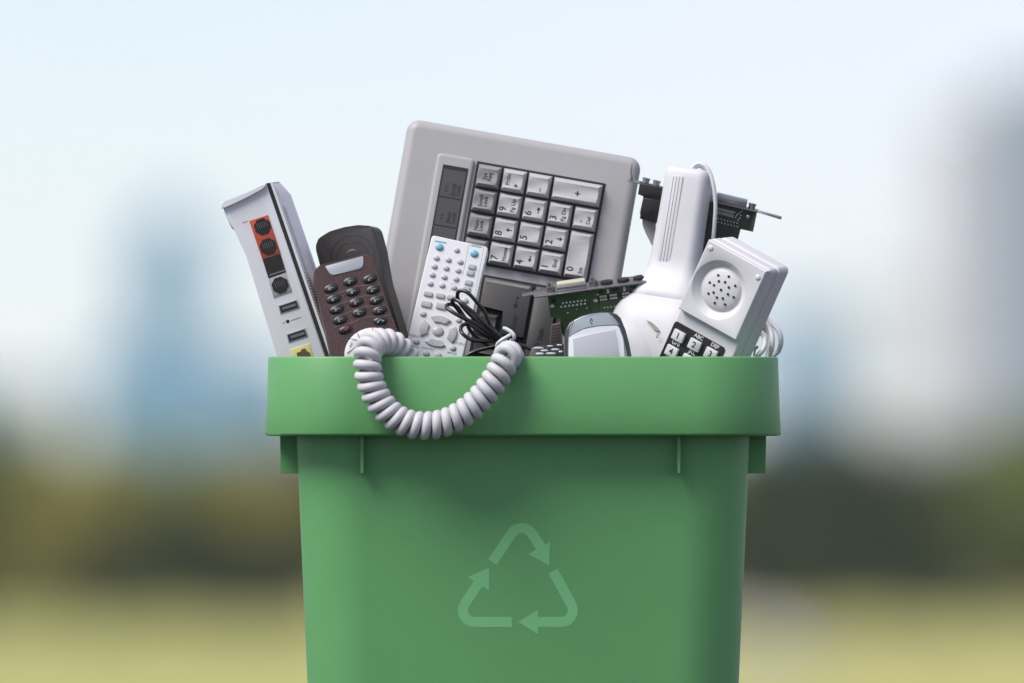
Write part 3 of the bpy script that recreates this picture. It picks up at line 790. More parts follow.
# ================================================================== BARCODE SCANNER
s4 = K(620, 160, 4.27)
it = Item('barcode_scanner', 'white hand scanner standing with its ribbed handle up, left of the speaker handset', 'scanner', 669, 303, 0.0, roll=8.2, lean=-3, yaw=-17)
ztop = it.L((686, 168))[1]; px1 = U
def srect(hw, hd, r, z, cx=0.0, cy=0.0, n=6): return [(x+cx, y+cy, z) for x, y in rrect(-hw, hw, -hd, hd, r, n)]
lv = [(0, 15, 8, 5), (.8, 19, 11.5, 7), (2.5, 21.2, 13.7, 8.5), (6, 22.4, 15, 9), (12, 22.8, 15.6, 9), (50, 23, 16, 9), (92, 24.2, 16, 9.5), (103, 26, 17.2, 12), (113, 29.5, 21, 15), (121, 34, 26, 20), (127, 37.0, 29, 23), (131, 38.6, 30.5, 24), (134, 39.0, 30.6, 24), (136, 38.9, 30.3, 23)]
zz = lambda t: ztop - t*px1*0.985
off = lambda t: 0 if t < 200 else -(min(t, 131)-90)*0.035*U
rings = [srect(a*U, b_*U, min(c, b_-.2)*U, zz(t), off(t)) for t, a, b_, c in lv][::-1]
mb = MB(); mb.loft(rings, 'white_plastic'); it.part('handle', mb)
hd_f = -0.0121
mb = MB(); a_ = it.LL(s4((219,65), (276,68), (198,486), (141,483)), hd_f)
xl = (a_[0][0]+a_[3][0])/2; xr = (a_[1][0]+a_[2][0])/2; zt2 = (a_[0][1]+a_[1][1])/2; zb2 = (a_[2][1]+a_[3][1])/2
xl = max(xl, -0.0105); xr = min(xr, xl + 0.0125)
mb.prism(rrect(xl, xr, zb2, zt2, 0.0008, 2), hd_f-0.0004, hd_f+0.003, 'white_plastic', bev=.0002)
for k in range(3):
    x = xl + (xr-xl)*(0.24 + 0.25*k); mb.box(x-.0002, x+.0002, hd_f-.00048, hd_f, zb2+0.002, zt2-.001, 'ink_grey')
it.part('grip_panel', mb)
lv = [(135.2, 38.5, 29.8, 22), (135.8, 40, 31, 24), (139, 41.5, 34, 26), (144, 45.5, 38, 28), (151, 49.5, 41, 32), (162, 52, 45, 36), (185, 53, 47, 38), (215, 48, 44, 36), (232, 38, 34, 28)]
rings = [srect(a*U, b_*U, min(c, b_-.2)*U, zz(t), -1.4*U) for t, a, b_, c in lv][::-1]
mb = MB(); mb.loft(rings, 'white_plastic'); it.part('scanner_head', mb)
mb = MB(); yc = -0.036
c = it.L((620, 360), yc+.008); mb.dome(c[0], c[1], 39*U, 41*U, 0.012, yc+0.008, 'white_plastic', n=48, k=12, power=0.6)
it.part('side_cap', mb)
s8 = K(600, 280, 8.533)
mb = MB(); P = it.LL(s8((392,340), (425,352), (462,380), (490,408), (506,436), (482,432), (455,415), (422,372)), yc-.0004)
mb.prism(round_poly(P, .0004, 2), yc-.0001, yc+.008, 'slit'); it.part('vent_slot', mb)
mb = MB(); c = it.L(s8((494,482))[0], yc-.0005); mb.text('0', c[0], c[1], 6*U, R(-20), yc-.0016, 'ink_grey')
it.part('printed_mark', mb)
# its cable
mb = MB(); A = lambda x, y, d: it.Mi @ at(x, y, d)
w1 = [(690,178,.002), (692,169,.001), (697,164,.000), (703,164.5,-.002), (709,171,-.004), (713.5,186,-.006), (715.5,205,-.006), (714.5,225,-.004), (713,245,.000), (713,280,.012)]
w2 = [(690,180,.008), (694,169,.010), (700,166,.012), (706,171,.0135), (710.5,184,.0145), (712,205,.0155), (710.5,228,.016), (709.5,250,.016), (710,280,.016)]
for w in (w1, w2): mb.tube([A(*p_) for p_ in w], 0.00155, 'cable_white', 10, 6)
it.part('cable', mb)

# ================================================================== SPEAKER HANDSET (right)
r7 = K(640, 220, 4.557)
it = Item('intercom_handset', 'white boxy handset with a round perforated speaker and number keys, at the right end', 'handset', 700, 357, -0.078, roll=29.3, lean=15, yaw=-21)
cb = -0.0062
cs = it.LL(r7((325,95), (595,245), (415,545), (165,390)), cb)
xl = (cs[0][0]+cs[3][0])/2; xr = (cs[1][0]+cs[2][0])/2; zt3 = (cs[0][1]+cs[1][1])/2; zb4 = (cs[2][1]+cs[3][1])/2
mb = MB()
mb.rsolid(xl-.0008, xr+.0010, zb4-.115, zt3+.0010, .0030, 0.0, .0125, .0012, 'handset_white')
mb.prism(rrect(xl+.0004, xr+.0002, zb4-.114, zt3+.0002, .0026), .012, .0155, 'handset_white')
mb.rsolid(xl-.0008, xr+.0018, zb4-.115, zt3+.0016, .0045, .0150, .0340, .0015, 'handset_white', .0035)
it.part('shell', mb)
mb = MB()
# raised speaker block with a dished ring: outer block, ring slope and domed centre
cc2 = it.L(r7((358,318))[0], cb)
pr = rrect(xl, xr, zb4, zt3, .0022, 6)
import itertools
b = bmesh.new(); n = 64
ro = 0.0218; ri = 0.0168
def circ(r_, y): return [b.verts.new((cc2[0] + r_*math.cos(2*PI*i/n), y, cc2[1] + r_*math.sin(2*PI*i/n))) for i in range(n)]
outer = []
for i in range(n):   # outer rim sampled on the rectangle by angle
    a = 2*PI*i/n; dx, dz = math.cos(a), math.sin(a); t = 1e9
    for lim, d, c0_ in ((xr-.0007, dx, cc2[0]), (xl+.0007, dx, cc2[0]), (zt3-.0007, dz, cc2[1]), (zb4+.0007, dz, cc2[1])):
        if abs(d) > 1e-6:
            tt = (lim-c0_)/d
            if tt > 0: t = min(t, tt)
    outer.append(b.verts.new((cc2[0]+dx*t, cb, cc2[1]+dz*t)))
# snap the nearest samples to the four corners
for X, Z in ((xr-.0007, zt3-.0007), (xr-.0007, zb4+.0007), (xl+.0007, zt3-.0007), (xl+.0007, zb4+.0007)):
    v = min(outer, key=lambda v: (v.co.x-X)**2 + (v.co.z-Z)**2); v.co.x = X; v.co.z = Z
side = [b.verts.new((cc2[0] + (v.co.x-cc2[0])*1.0, cb+.0007, v.co.z)) for v in outer]
for s_, o_ in zip(side, outer):
    X = .0007 if o_.co.x > xr-.0008 else (-.0007 if o_.co.x < xl+.0008 else 0); Z = .0007 if o_.co.z > zt3-.0008 else (-.0007 if o_.co.z < zb4+.0008 else 0)
    s_.co.x += X; s_.co.z += Z
base = [b.verts.new((v.co.x, .002, v.co.z)) for v in side]
R1 = circ(ro+.0006, cb); R2 = circ(ro, cb+.0003); R3 = circ(ri+.0015, cb+.0046); R4 = circ(ri, cb+.0052); R5 = circ(ri-.0008, cb+.0046)
inner = [circ(ri*math.cos(k*PI/2/6)*0.95, cb+.0046-.0030*math.sin(k*PI/2/6)) for k in range(1, 6)]
seq = [base, side, outer, R1, R2, R3, R4, R5] + inner
for A_, B_ in zip(seq, seq[1:]):
    for i in range(n): b.faces.new([A_[i], A_[(i+1)%n], B_[(i+1)%n], B_[i]])
b.faces.new(inner[-1]); b.faces.new(base[::-1])
mb._merge(b, 'handset_white'); blk = it.part('speaker_block', mb)
mb = MB()
for p_ in ((370,318), (360,279), (388,283), (405,307), (401,338), (378,357), (351,353), (336,330), (338,297), (356,252), (403,258), (432,300), (425,352), (386,385), (340,378), (312,335), (318,285)):
    c = it.L(r7(p_)[0], cb+.002); rr = math.hypot(c[0]-cc2[0], c[1]-cc2[1]); th = math.acos(min(1, rr/ri/.95)); y = cb+.0046-.0030*math.sin(th)
    mb.cyl((c[0], y+.001, c[1]), (c[0], y-.0004, c[1]), .00098, .00098, 'black', 12)
it.part('speaker_holes', mb, blk)
for p_ in ((322,128), (537,262)):
    mb = MB(); c = it.L(r7(p_)[0], cb); mb.dome(c[0], c[1], .0023, .0023, .0010, cb, 'handset_white', n=20, k=4); it.part('screw_cap', mb, blk)
mb = MB(); kp = it.LL(r7((160,453), (390,597), (300,760), (40,690)))
pw = it.L(r7((165,455))[0]); pe = it.L(r7((385,592))[0])
kx0, kx1, kz1 = pw[0]-.0003, pe[0]+.0008, (pw[1]+pe[1])/2+.0005
mb.prism(rrect(kx0, kx1, kz1-.075, kz1, .0025, 5), -.0004, .001, 'black'); kpn = it.part('keypad_panel', mb)
p1 = it.L(r7((180,527))[0]); p2 = it.L(r7((250,573))[0]); p3 = it.L(r7((328,607))[0]); p4 = it.L(r7((145,595))[0])
step = ((p3[0]-p1[0])/2, p4[1]-p1[1]); zrow = (p1[1]+p2[1]+p3[1])/3
lab = [('1',''), ('2','ABC'), ('3','DEF'), ('4','GHI'), ('5','JKL'), ('6','MNO'), ('7','PRS'), ('8','TUV'), ('9','WXY')]
for i, (t, l_) in enumerate(lab):
    cx, cz = p1[0] + step[0]*(i % 3), zrow + step[1]*(i//3)
    mb = MB(); w_, hh_ = .0049, .0040
    mb.prism(rrect(cx-w_, cx+w_, cz-hh_, cz+hh_, .0007, 3), -.0030, -.0003, 'handset_white', bev=.0010, seg=2, back=False)
    mb.text(t, cx, cz, .0064, 0, -.0031, 'ink'); k_ = it.part('key', mb)
    if l_:
        mb = MB(); mb.text(l_, cx, cz+hh_+.0027, .0041, 0, -.00052, 'ink_white'); it.part('key_letters', mb, kpn)

# ================================================================== MOBILE PHONE
it = Item('mobile_phone', 'silver blue mobile phone with a blank pale screen, in front of the green circuit board', 'mobile phone', 598, 357, -0.088, roll=-7, lean=-10, yaw=0)
op = it.LL(g((338,640), (338,480), (350,440), (372,400), (410,372), (470,345), (540,328), (620,318), (690,318), (735,332), (765,362), (800,450), (830,560), (846,650)))
dn = ext(op[-2], op[-1], 3.0); dn0 = (op[0][0] + (dn[0]-op[-1][0]), dn[1])
mb = MB(); mb.prism(op + [dn, dn0], 0.0, .016, 'phone_edge', bev=.0018, seg=3); it.part('shell', mb)
mb = MB(); ip = it.LL(g((362,640), (366,500), (378,440), (408,383), (470,352), (540,334), (620,325), (668,324), (705,352), (745,400), (785,500), (812,640)))
dn = ext(ip[-2], ip[-1], 1.5); dn0 = (ip[0][0] + (dn[0]-ip[-1][0]), dn[1])
mb.prism(ip + [dn, dn0], -.0012, .002, 'phone_blue', bev=.0009, seg=3)
e = it.L(g((470,375))[0]); fp = it.part('front_plate', mb)
mb = MB(); bz = it.LL(g((368,700), (372,520), (390,500), (480,455), (600,432), (735,428), (752,440), (785,540), (802,700)))
mb.prism(round_poly(bz, .0012, 3), -.0022, .0, 'bezel_white', bev=.0007, seg=3); it.part('screen_bezel', mb)
mb = MB(); sc_ = it.LL(g((412,720), (402,525), (560,488), (722,456), (742,540), (766,720)))
mb.prism(sc_, -.0024, .0, 'lcd', bev=.0003); it.part('screen', mb)
mb = MB(); 
for pts in (((408,383),(385,450),(366,500)), ((372,505),(480,447),(600,423),(738,418),(755,432))):
    mb.tube([it.L3(p_, -.0012) for p_ in g(*pts)], .00022, 'ink', 5, 4)
c = it.L(g((543,392))[0]); mb.tube([(c[0]+.0007*math.cos(a), -.0013, c[1]+.0021*math.sin(a)) for a in [2*PI*k/12 for k in range(11)]], .00025, 'ink', 6, 2)
it.part('earpiece', mb)

# ================================================================== SMALL KEYPAD PHONE (beside it, mostly sunk)
it = Item('keypad_phone', 'black handheld with pale silver blue keys, just above the collar left of the mobile phone', 'phone', 545, 357, -0.082, roll=-4, lean=-20)
op = it.LL(g((60,660), (90,585), (150,572), (330,556), (336,660)))
P = [op[0], op[1], op[2], op[3], op[4], (op[4][0], op[4][1]-.05), (op[0][0], op[4][1]-.05)]
mb = MB(); mb.prism(P, 0, .012, 'black', bev=.0008); it.part('shell', mb)
for x, y, w_, h_ in ((140,592,62,10), (228,578,38,8), (300,570,34,8), (185,612,46,10), (268,604,50,10), (235,634,60,11), (310,620,26,10), (150,636,50,12)):
    mb = MB(); c = it.L(g((x, y))[0]); mb.dome(c[0], c[1], w_/7.59*U*.66, h_/7.59*U*.95, .0006, 0, 'key_pale' if (x+y) % 3 else 'lcd', ang=R(-4), n=16, k=4); it.part('key', mb)

# ================================================================== LOOPED WHITE CABLE (right edge)
wc = bpy.data.objects.new('white_cable', None); C.objects.link(wc); wc.location = at(765, 357, 0.03)
tag(wc, 'white cable rolled in loops, poking out behind the speaker handset at the right', 'cable')
inv = Matrix.Translation(-wc.location); w8 = K(730, 300, 11.386)
mb = MB()
for pts, y in ((((300,150), (380,185), (440,235), (500,290), (555,355), (578,430), (576,510), (550,580), (500,625), (440,665), (400,760)), .020),
               (((300,170), (400,255), (445,305), (470,370), (480,440), (478,520), (465,590), (440,640), (400,720)), .014),
               (((250,200), (380,290), (430,350), (452,420), (455,500), (440,570), (425,640), (400,740)), .026),
               (((250,280), (340,360), (390,420), (400,480), (390,540), (350,600), (290,650), (240,720)), .008),
               (((280,270), (370,310), (440,380), (470,460), (472,560), (440,650)), .030)):
    mb.tube([inv @ at(*w8(p_)[0], y + .002*math.sin(i)) for i, p_ in enumerate(pts)], .00190, 'cable_white', 10, 6)
mb.build('loops', wc)
mb = MB(); mb.tube([inv @ at(*w8(p_)[0], .004) for p_ in ((310,520), (285,560), (270,640))], .0012, 'steel_dull', 8, 3, rfun=lambda t: 1.3 if t < .4 else .7); mb.build('plug', wc)

# ================================================================== SURROUNDINGS
def ground_z(x, y):
    d = math.hypot(x, y + DC); t = max(0, min(1, (d-16)/190)); t = t*t*(3-2*t)
    return -0.0045 - 5.55*t + 0.10*noise.noise(Vector((x*.03, y*.03, 0)))*max(0, min(1, (d-16)/120))
def gmat(name, c1, c2, c3, sc):
    m = bpy.data.materials.new(name); m.use_nodes = True; nt = m.node_tree; b = nt.nodes['Principled BSDF']
    b.inputs['Roughness'].default_value = 0.95; b.inputs['Specular IOR Level'].default_value = 0.1
    tc = nt.nodes.new('ShaderNodeTexCoord')
    n1 = nt.nodes.new('ShaderNodeTexNoise'); n1.inputs['Scale'].default_value = sc; n1.inputs['Detail'].default_value = 6
    n2 = nt.nodes.new('ShaderNodeTexNoise'); n2.inputs['Scale'].default_value = sc*22; n2.inputs['Detail'].default_value = 4
    for n in (n1, n2): nt.links.new(tc.outputs['Object'], n.inputs['Vector'])
    r1_ = nt.nodes.new('ShaderNodeValToRGB'); e = r1_.color_ramp.elements
    e[0].position = .38; e[0].color = (*c1, 1); e[1].position = .62; e[1].color = (*c2, 1)
    nt.links.new(n1.outputs['Fac'], r1_.inputs['Fac'])
    mx = nt.nodes.new('ShaderNodeMix'); mx.data_type = 'RGBA'; mx.inputs['B'].default_value = (*c3, 1)
    mr = nt.nodes.new('ShaderNodeMapRange'); mr.inputs['From Min'].default_value = .45; mr.inputs['From Max'].default_value = .7; mr.inputs['To Max'].default_value = .6
    nt.links.new(n2.outputs['Fac'], mr.inputs['Value']); nt.links.new(mr.outputs['Result'], mx.inputs['Factor'])
    nt.links.new(r1_.outputs['Color'], mx.inputs['A']); nt.links.new(mx.outputs['Result'], b.inputs['Base Color'])
    MATS[name] = m; return m
gmat('meadow', (0.29, 0.30, 0.095), (0.40, 0.375, 0.145), (0.23, 0.27, 0.07), 0.035)
b = bmesh.new()
ds = [0.0, 2, 4, 6, 8, 10, 13, 17, 22, 28, 36, 46, 58, 72, 90, 110, 135, 165, 200, 240, 290, 350, 420, 520, 620, 760, 1000, 1500, 2300, 3500, 5000, 8000]
prev = None; NS = 72
for d in ds:
    cur = [b.verts.new((d*math.sin(2*PI*k/NS), -DC + d*math.cos(2*PI*k/NS), ground_z(d*math.sin(2*PI*k/NS), -DC + d*math.cos(2*PI*k/NS)))) for k in range(NS)] if d else [b.verts.new((0, -DC, -.0045))]
    if prev is not None:
        for k in range(NS):
            if len(prev) == 1: b.faces.new([prev[0], cur[(k+1)%NS], cur[k]])
            else: b.faces.new([prev[k], prev[(k+1)%NS], cur[(k+1)%NS], cur[k]])
    prev = cur
mb = MB(); mb._merge(b, 'meadow'); gnd = mb.build('ground', sharp=180); tag(gnd, kind='structure')
mat('dark_ground', (0.045, 0.045, 0.047), 0.9, var=0.25, nscale=3)  # unseen dark disc added to cut light bouncing up under the collar
b = bmesh.new()
prev = None
for d in (0, 4, 8, 12, 16, 19, 22, 25):
    cur = [b.verts.new((d*math.sin(2*PI*k/48), -6 + d*math.cos(2*PI*k/48), ground_z(d*math.sin(2*PI*k/48), -6 + d*math.cos(2*PI*k/48)) + .004)) for k in range(48)] if d else [b.verts.new((0, -6, -.0005))]
    if prev is not None:
        for k in range(48):
            if len(prev) == 1: b.faces.new([prev[0], cur[(k+1)%48], cur[k]])
            else: b.faces.new([prev[k], prev[(k+1)%48], cur[(k+1)%48], cur[k]])
    prev = cur
mb = MB(); mb._merge(b, 'dark_ground'); tag(mb.build('unseen_dark_ground', sharp=180), kind='structure')
mat('path_gravel', (0.58, 0.56, 0.52), 0.9, var=0.15, nscale=2)
def strip(name, x0, x1, y0, y1, m, up=.03):
    b = bmesh.new(); nx, ny = 6, 10
    V = [[b.verts.new((x0+(x1-x0)*i/nx + 0.4*math.sin(j), y0+(y1-y0)*j/ny, ground_z(x0+(x1-x0)*i/nx, y0+(y1-y0)*j/ny)+up)) for i in range(nx+1)] for j in range(ny+1)]
    for j in range(ny):
        for i in range(nx): b.faces.new([V[j][i], V[j][i+1], V[j+1][i+1], V[j+1][i]])
    mb = MB(); mb._merge(b, m); o = mb.build(name); tag(o, kind='structure'); return o
d0 = 285*Q; strip('path', at_d(755, d0), at_d(800, d0), 262*Q, 315*Q, 'path_gravel', .15)

# trees ------------------------------------------------------------
def leafmat(name, col):
    m = bpy.data.materials.new(name); m.use_nodes = True; nt = m.node_tree; b = nt.nodes['Principled BSDF']
    b.inputs['Roughness'].default_value = .75; b.inputs['Specular IOR Level'].default_value = .15
    oi = nt.nodes.new('ShaderNodeNewGeometry'); mx = nt.nodes.new('ShaderNodeMix'); mx.data_type = 'RGBA'
    mx.inputs['A'].default_value = (*[v*.7 for v in col], 1); mx.inputs['B'].default_value = (*[v*1.35 for v in col], 1)
    nt.links.new(oi.outputs['Random Per Island'], mx.inputs['Factor']); nt.links.new(mx.outputs['Result'], b.inputs['Base Color'])
    MATS[name] = m
leafmat('leaf_dark', (0.030, 0.048, 0.018)); leafmat('leaf_olive', (0.19, 0.23, 0.055)); leafmat('leaf_tan', (0.33, 0.29, 0.07)); leafmat('leaf_green', (0.060, 0.105, 0.028))
mat('bark', (0.10, 0.075, 0.055), .9)
def crown_mesh(h, w, leaf, seed, m):
    rr = random.Random(seed); mb = MB(); b = bmesh.new(); lobes = []
    for k in range(11):
        a = rr.uniform(0, 2*PI); t = rr.random(); z = h*(0.22 + 0.62*t); rad = w*0.5*(0.75 - 0.55*abs(t-.35))
        lobes.append((rad*math.cos(a)*rr.random()**.5, rad*math.sin(a)*rr.random()**.5, z, w*rr.uniform(.2, .32)))
    for k in range(leaf):
        lx, ly, lz, lr = rr.choice(lobes)
        v = Vector((rr.gauss(0,1), rr.gauss(0,1), rr.gauss(0,1))).normalized() * lr * rr.random()**.35
        c = Vector((lx, ly, lz)) + v
        if c.z < h*.05: continue
        n_ = Vector((rr.gauss(0,1), rr.gauss(0,1), rr.gauss(0,1)+.6)).normalized(); u = n_.orthogonal().normalized(); w_ = n_.cross(u); s_ = rr.uniform(.12, .26)
        b.faces.new([b.verts.new(c + u*s_), b.verts.new(c + w_*s_*.6), b.verts.new(c - u*s_), b.verts.new(c - w_*s_*.6)])
    mb._merge(b, m, smooth=False, recalc=False)
    me = bpy.data.meshes.new('crown'); mb.bm.to_mesh(me); mb.bm.free(); me.materials.append(MATS[m]); return me
def trunk_mesh(h, seed):
    rr = random.Random(seed); mb = MB()
    mb.tube([(0,0,-.3), (rr.uniform(-.1,.1), 0, h*.25), (rr.uniform(-.2,.2), rr.uniform(-.2,.2), h*.5), (rr.uniform(-.3,.3), 0, h*.85)], h*.03, 'bark', 8, 3, rfun=lambda t: 1.2-t)
    for k in range(6):
        a = rr.uniform(0, 2*PI); z = h*rr.uniform(.22, .5); l_ = h*.3
        mb.tube([(0,0,z), (l_*.5*math.cos(a), l_*.5*math.sin(a), z+l_*.4), (l_*.9*math.cos(a), l_*.9*math.sin(a), z+l_)], h*.012, 'bark', 6, 2, rfun=lambda t: 1.1-t*.8)
    me = bpy.data.meshes.new('trunk'); mb.bm.to_mesh(me); mb.bm.free(); me.materials.append(MATS['bark']); return me
protos = {}
for i, (k_, m) in enumerate((('dark', 'leaf_dark'), ('olive', 'leaf_olive'), ('tan', 'leaf_tan'), ('green', 'leaf_green'))):
    protos[k_] = (crown_mesh(6.5, 6.5, 3600, 20+i, m), trunk_mesh(6.5, 40+i))
def tree(px, d, s_, kind, label, sx=1.0):
    d *= Q*.87; s_ *= .97
    x = at_d(px, d); y = d - DC
    o = bpy.data.objects.new('tree', None); C.objects.link(o); o.location = (x, y, ground_z(x, y)); o.scale = (s_*sx, s_*sx, s_); o.rotation_euler.z = random.uniform(0, 6.28)
    tag(o, label, 'tree', 'blurred trees across the meadow')
    for nm, me in zip(('crown', 'trunk'), protos[kind]):
        c = bpy.data.objects.new(nm, me); C.objects.link(c); c.parent = o
TREES = [(-40,395,1.08,'green','tall green tree at the left end of the blurred row'), (28,402,.98,'olive','olive tree beside the tall green one at the far left'),
 (75,385,.80,'tan','tan leaved tree in the left of the blurred row'), (140,398,.92,'olive','olive tree below the left side of the blue tower'),
 (185,380,.62,'dark','low dark tree directly below the blue tower'), (225,400,.90,'olive','olive tree just right of the blue tower foot'),
 (262,388,.80,'tan','tan tree close to the bin at its left'), (320,400,.92,'dark','dark tree partly behind the bin left wall'),
 (725,400,.9,'green','green tree partly behind the bin right wall'),
 (790,392,.98,'dark','dark tree standing nearest the right side of the bin'), (850,384,.88,'dark','dark tree second right of the bin, below the white block'),
 (905,390,.90,'dark','dark tree below the tall grey tower left edge'), (958,398,.95,'green','green tree below the tall grey tower'),
 (1012,390,1.0,'olive','olive tree at the right edge of the picture'), (1075,400,1.0,'green','green tree past the right edge')]
for (px, d, s_, k_, lb_) in TREES: tree(px, d, s_, k_, lb_, 1.12)
# undergrowth shrubs close the gaps between trunks
for i in range(17):
    px = -40 + 70*i
    if 330 < px < 700: continue
    d = (372 + 14*(i % 2))*Q*.87; x = at_d(px, d); y = d - DC
    o = bpy.data.objects.new('shrub', None); C.objects.link(o); o.location = (x, y, ground_z(x, y) - .6); o.scale = (.62, .5, .46 + .05*(i % 3)); o.rotation_euler.z = i
    tag(o, 'dark rounded shrub in the blurred undergrowth below the trees', 'shrub', 'shrubs under the far trees')
    c = bpy.data.objects.new('foliage', protos['dark'][0]); C.objects.link(c); c.parent = o

# skyline -----------------------------------------------------------
def wallmat(name, wall, glass, sx, sz, frac):
    m = bpy.data.materials.new(name); m.use_nodes = True; nt = m.node_tree; b = nt.nodes['Principled BSDF']
    tc = nt.nodes.new('ShaderNodeTexCoord'); br = nt.nodes.new('ShaderNodeTexBrick')
    mp = nt.nodes.new('ShaderNodeMapping'); mp.inputs['Rotation'].default_value = (R(90), 0, 0)
    nt.links.new(tc.outputs['Object'], mp.inputs['Vector']); nt.links.new(mp.outputs['Vector'], br.inputs['Vector'])
    br.offset = 0; br.inputs['Scale'].default_value = 1; br.inputs['Brick Width'].default_value = sx; br.inputs['Row Height'].default_value = sz; br.inputs['Mortar Size'].default_value = frac
    br.inputs['Color1'].default_value = (*glass, 1); br.inputs['Color2'].default_value = (*[v*1.25 for v in glass], 1); br.inputs['Mortar'].default_value = (*wall, 1)
    nt.links.new(br.outputs['Color'], b.inputs['Base Color']); b.inputs['Roughness'].default_value = .5
    MATS[name] = m
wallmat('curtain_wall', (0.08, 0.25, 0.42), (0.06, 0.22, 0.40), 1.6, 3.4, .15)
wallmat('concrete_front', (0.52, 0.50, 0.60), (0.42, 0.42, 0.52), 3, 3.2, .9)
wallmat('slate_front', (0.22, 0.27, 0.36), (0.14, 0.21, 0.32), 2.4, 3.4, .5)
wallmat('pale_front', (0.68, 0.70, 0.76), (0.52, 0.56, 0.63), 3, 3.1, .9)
mat('roof_grey', (0.3, 0.3, 0.31), .8)
def building(name, px0, px1, py_top, d, wall, label, steps=()):
    d *= Q
    x0, x1 = at_d(px0, d), at_d(px1, d); H = (HORY - py_top)/FPX*d + 6; w = x1-x0
    o = bpy.data.objects.new(name, None); C.objects.link(o); o.location = ((x0+x1)/2, d-DC, -6.0); tag(o, label, 'building')
    mb = MB(); mb.box(-w/2, w/2, 0, w*.9, -1, H, wall); mb.build('wall', o)
    for k, (f0, f1, extra) in enumerate(steps):
        mb = MB(); mb.box(w*(f0-.5), w*(f1-.5), w*.1, w*.7, H-.5, H+extra/FPX*d, wall); mb.build('upper_storeys', o)
    mb = MB(); mb.box(-w/2-.3, w/2+.3, -.3, w*.9+.3, H+.01, H+.8, 'roof_grey') if not steps else mb.box(-w*.1, w*.1, w*.2, w*.5, H+.02, H+2.5, 'roof_grey'); mb.build('roof', o)
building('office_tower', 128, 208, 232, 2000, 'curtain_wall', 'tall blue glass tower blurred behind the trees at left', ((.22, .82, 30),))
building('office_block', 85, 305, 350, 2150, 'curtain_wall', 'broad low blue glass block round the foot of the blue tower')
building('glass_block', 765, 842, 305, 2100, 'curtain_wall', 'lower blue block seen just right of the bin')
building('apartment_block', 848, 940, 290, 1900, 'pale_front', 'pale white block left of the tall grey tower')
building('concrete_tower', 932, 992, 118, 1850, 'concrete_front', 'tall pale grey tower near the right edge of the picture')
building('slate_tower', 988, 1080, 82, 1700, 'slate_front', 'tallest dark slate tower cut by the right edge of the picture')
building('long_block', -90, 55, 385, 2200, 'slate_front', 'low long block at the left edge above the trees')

# haze ---------------------------------------------------------------
HZ = 0.00007
USE_HAZE = True
if USE_HAZE:
    m = bpy.data.materials.new('haze_air'); m.use_nodes = True; nt = m.node_tree
    for n in list(nt.nodes): nt.nodes.remove(n)
    out = nt.nodes.new('ShaderNodeOutputMaterial'); v = nt.nodes.new('ShaderNodeVolumePrincipled')
    v.inputs['Color'].default_value = (0.84, 0.93, 1.0, 1); v.inputs['Density'].default_value = HZ; v.inputs['Anisotropy'].default_value = 0.0
    nt.links.new(v.outputs['Volume'], out.inputs['Volume']); MATS['haze_air'] = m
    mb = MB(); mb.box(-8300, 8300, -8400, 8300, -8.5, 95, 'haze_air'); hz = mb.build('haze'); tag(hz, kind='stuff')

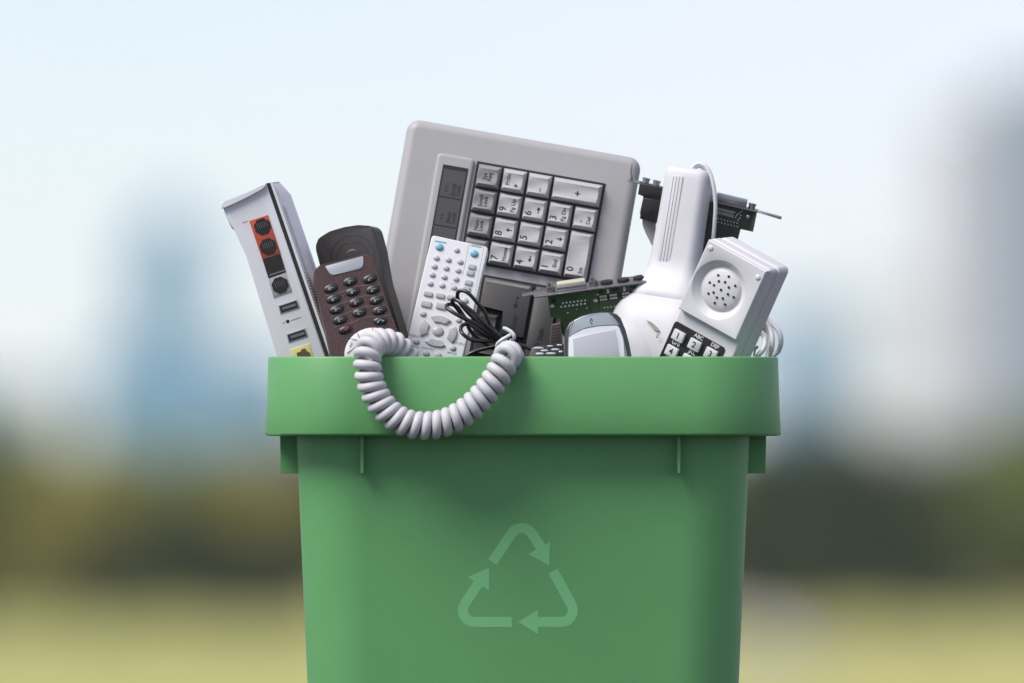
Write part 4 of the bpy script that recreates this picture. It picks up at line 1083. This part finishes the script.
# ------------------------------------------------------------------ light
w = bpy.data.worlds.new('World'); scene.world = w; w.use_nodes = True; nt = w.node_tree
bg = nt.nodes['Background']; sky = nt.nodes.new('ShaderNodeTexSky'); sky.sky_type = 'NISHITA'; sky.sun_disc = False
VEIL = (8.3, 7.75, 9.3, 1)
ELEV, AZ = 52.0, -55.0        # azimuth from the camera side, negative to the left
sun_dir = Vector((math.cos(R(ELEV))*math.sin(R(AZ)), -math.cos(R(ELEV))*math.cos(R(AZ)), math.sin(R(ELEV))))
sky.sun_elevation = R(ELEV); sky.sun_rotation = math.atan2(sun_dir.x, sun_dir.y)
sky.air_density = 0.6; sky.dust_density = 0.0; sky.ozone_density = 2.5; sky.altitude = 0
mxs = nt.nodes.new('ShaderNodeMix'); mxs.data_type = 'RGBA'; 
wtc = nt.nodes.new('ShaderNodeTexCoord'); wn = nt.nodes.new('ShaderNodeTexNoise'); wn.inputs['Scale'].default_value = 14; wn.inputs['Detail'].default_value = 3
wr = nt.nodes.new('ShaderNodeMapRange'); wr.inputs['From Min'].default_value = .32; wr.inputs['From Max'].default_value = .68; wr.inputs['To Min'].default_value = .25; wr.inputs['To Max'].default_value = .62
nt.links.new(wtc.outputs['Generated'], wn.inputs['Vector']); nt.links.new(wn.outputs['Fac'], wr.inputs['Value']); nt.links.new(wr.outputs['Result'], mxs.inputs['Factor'])
mxs.inputs['B'].default_value = VEIL        # thin even veil of high cloud
nt.links.new(sky.outputs['Color'], mxs.inputs['A']); nt.links.new(mxs.outputs['Result'], bg.inputs['Color']); bg.inputs['Strength'].default_value = 0.104
sl = bpy.data.lights.new('sun', 'SUN'); sl.energy = 3.9; sl.angle = R(32); sl.color = (1.0, 0.95, 0.90)
so = bpy.data.objects.new('sun', sl); C.objects.link(so); so.rotation_euler = (-sun_dir).to_track_quat('-Z', 'Y').to_euler()

# ------------------------------------------------------------------ camera
cd = bpy.data.cameras.new('camera'); co = bpy.data.objects.new('camera', cd); C.objects.link(co)
co.location = CAM; co.rotation_euler = (R(90), 0, 0)
cd.sensor_width = 36; cd.lens = FPX/1024*36; cd.shift_y = (HORY - 341.5)/1024
cd.clip_start = 0.1; cd.clip_end = 20000
cd.dof.use_dof = True; cd.dof.focus_distance = DC - 0.05; cd.dof.aperture_fstop = cd.lens/88.0
scene.camera = co
scene.view_settings.view_transform = 'Standard'; scene.view_settings.look = 'None'; scene.view_settings.gamma = 1
scene.view_settings.exposure = 0.25
scene.view_settings.use_curve_mapping = False
scene.render.resolution_x = 1024; scene.render.resolution_y = 683
scene.cycles.use_denoising = True
scene.cycles.volume_bounces = 1
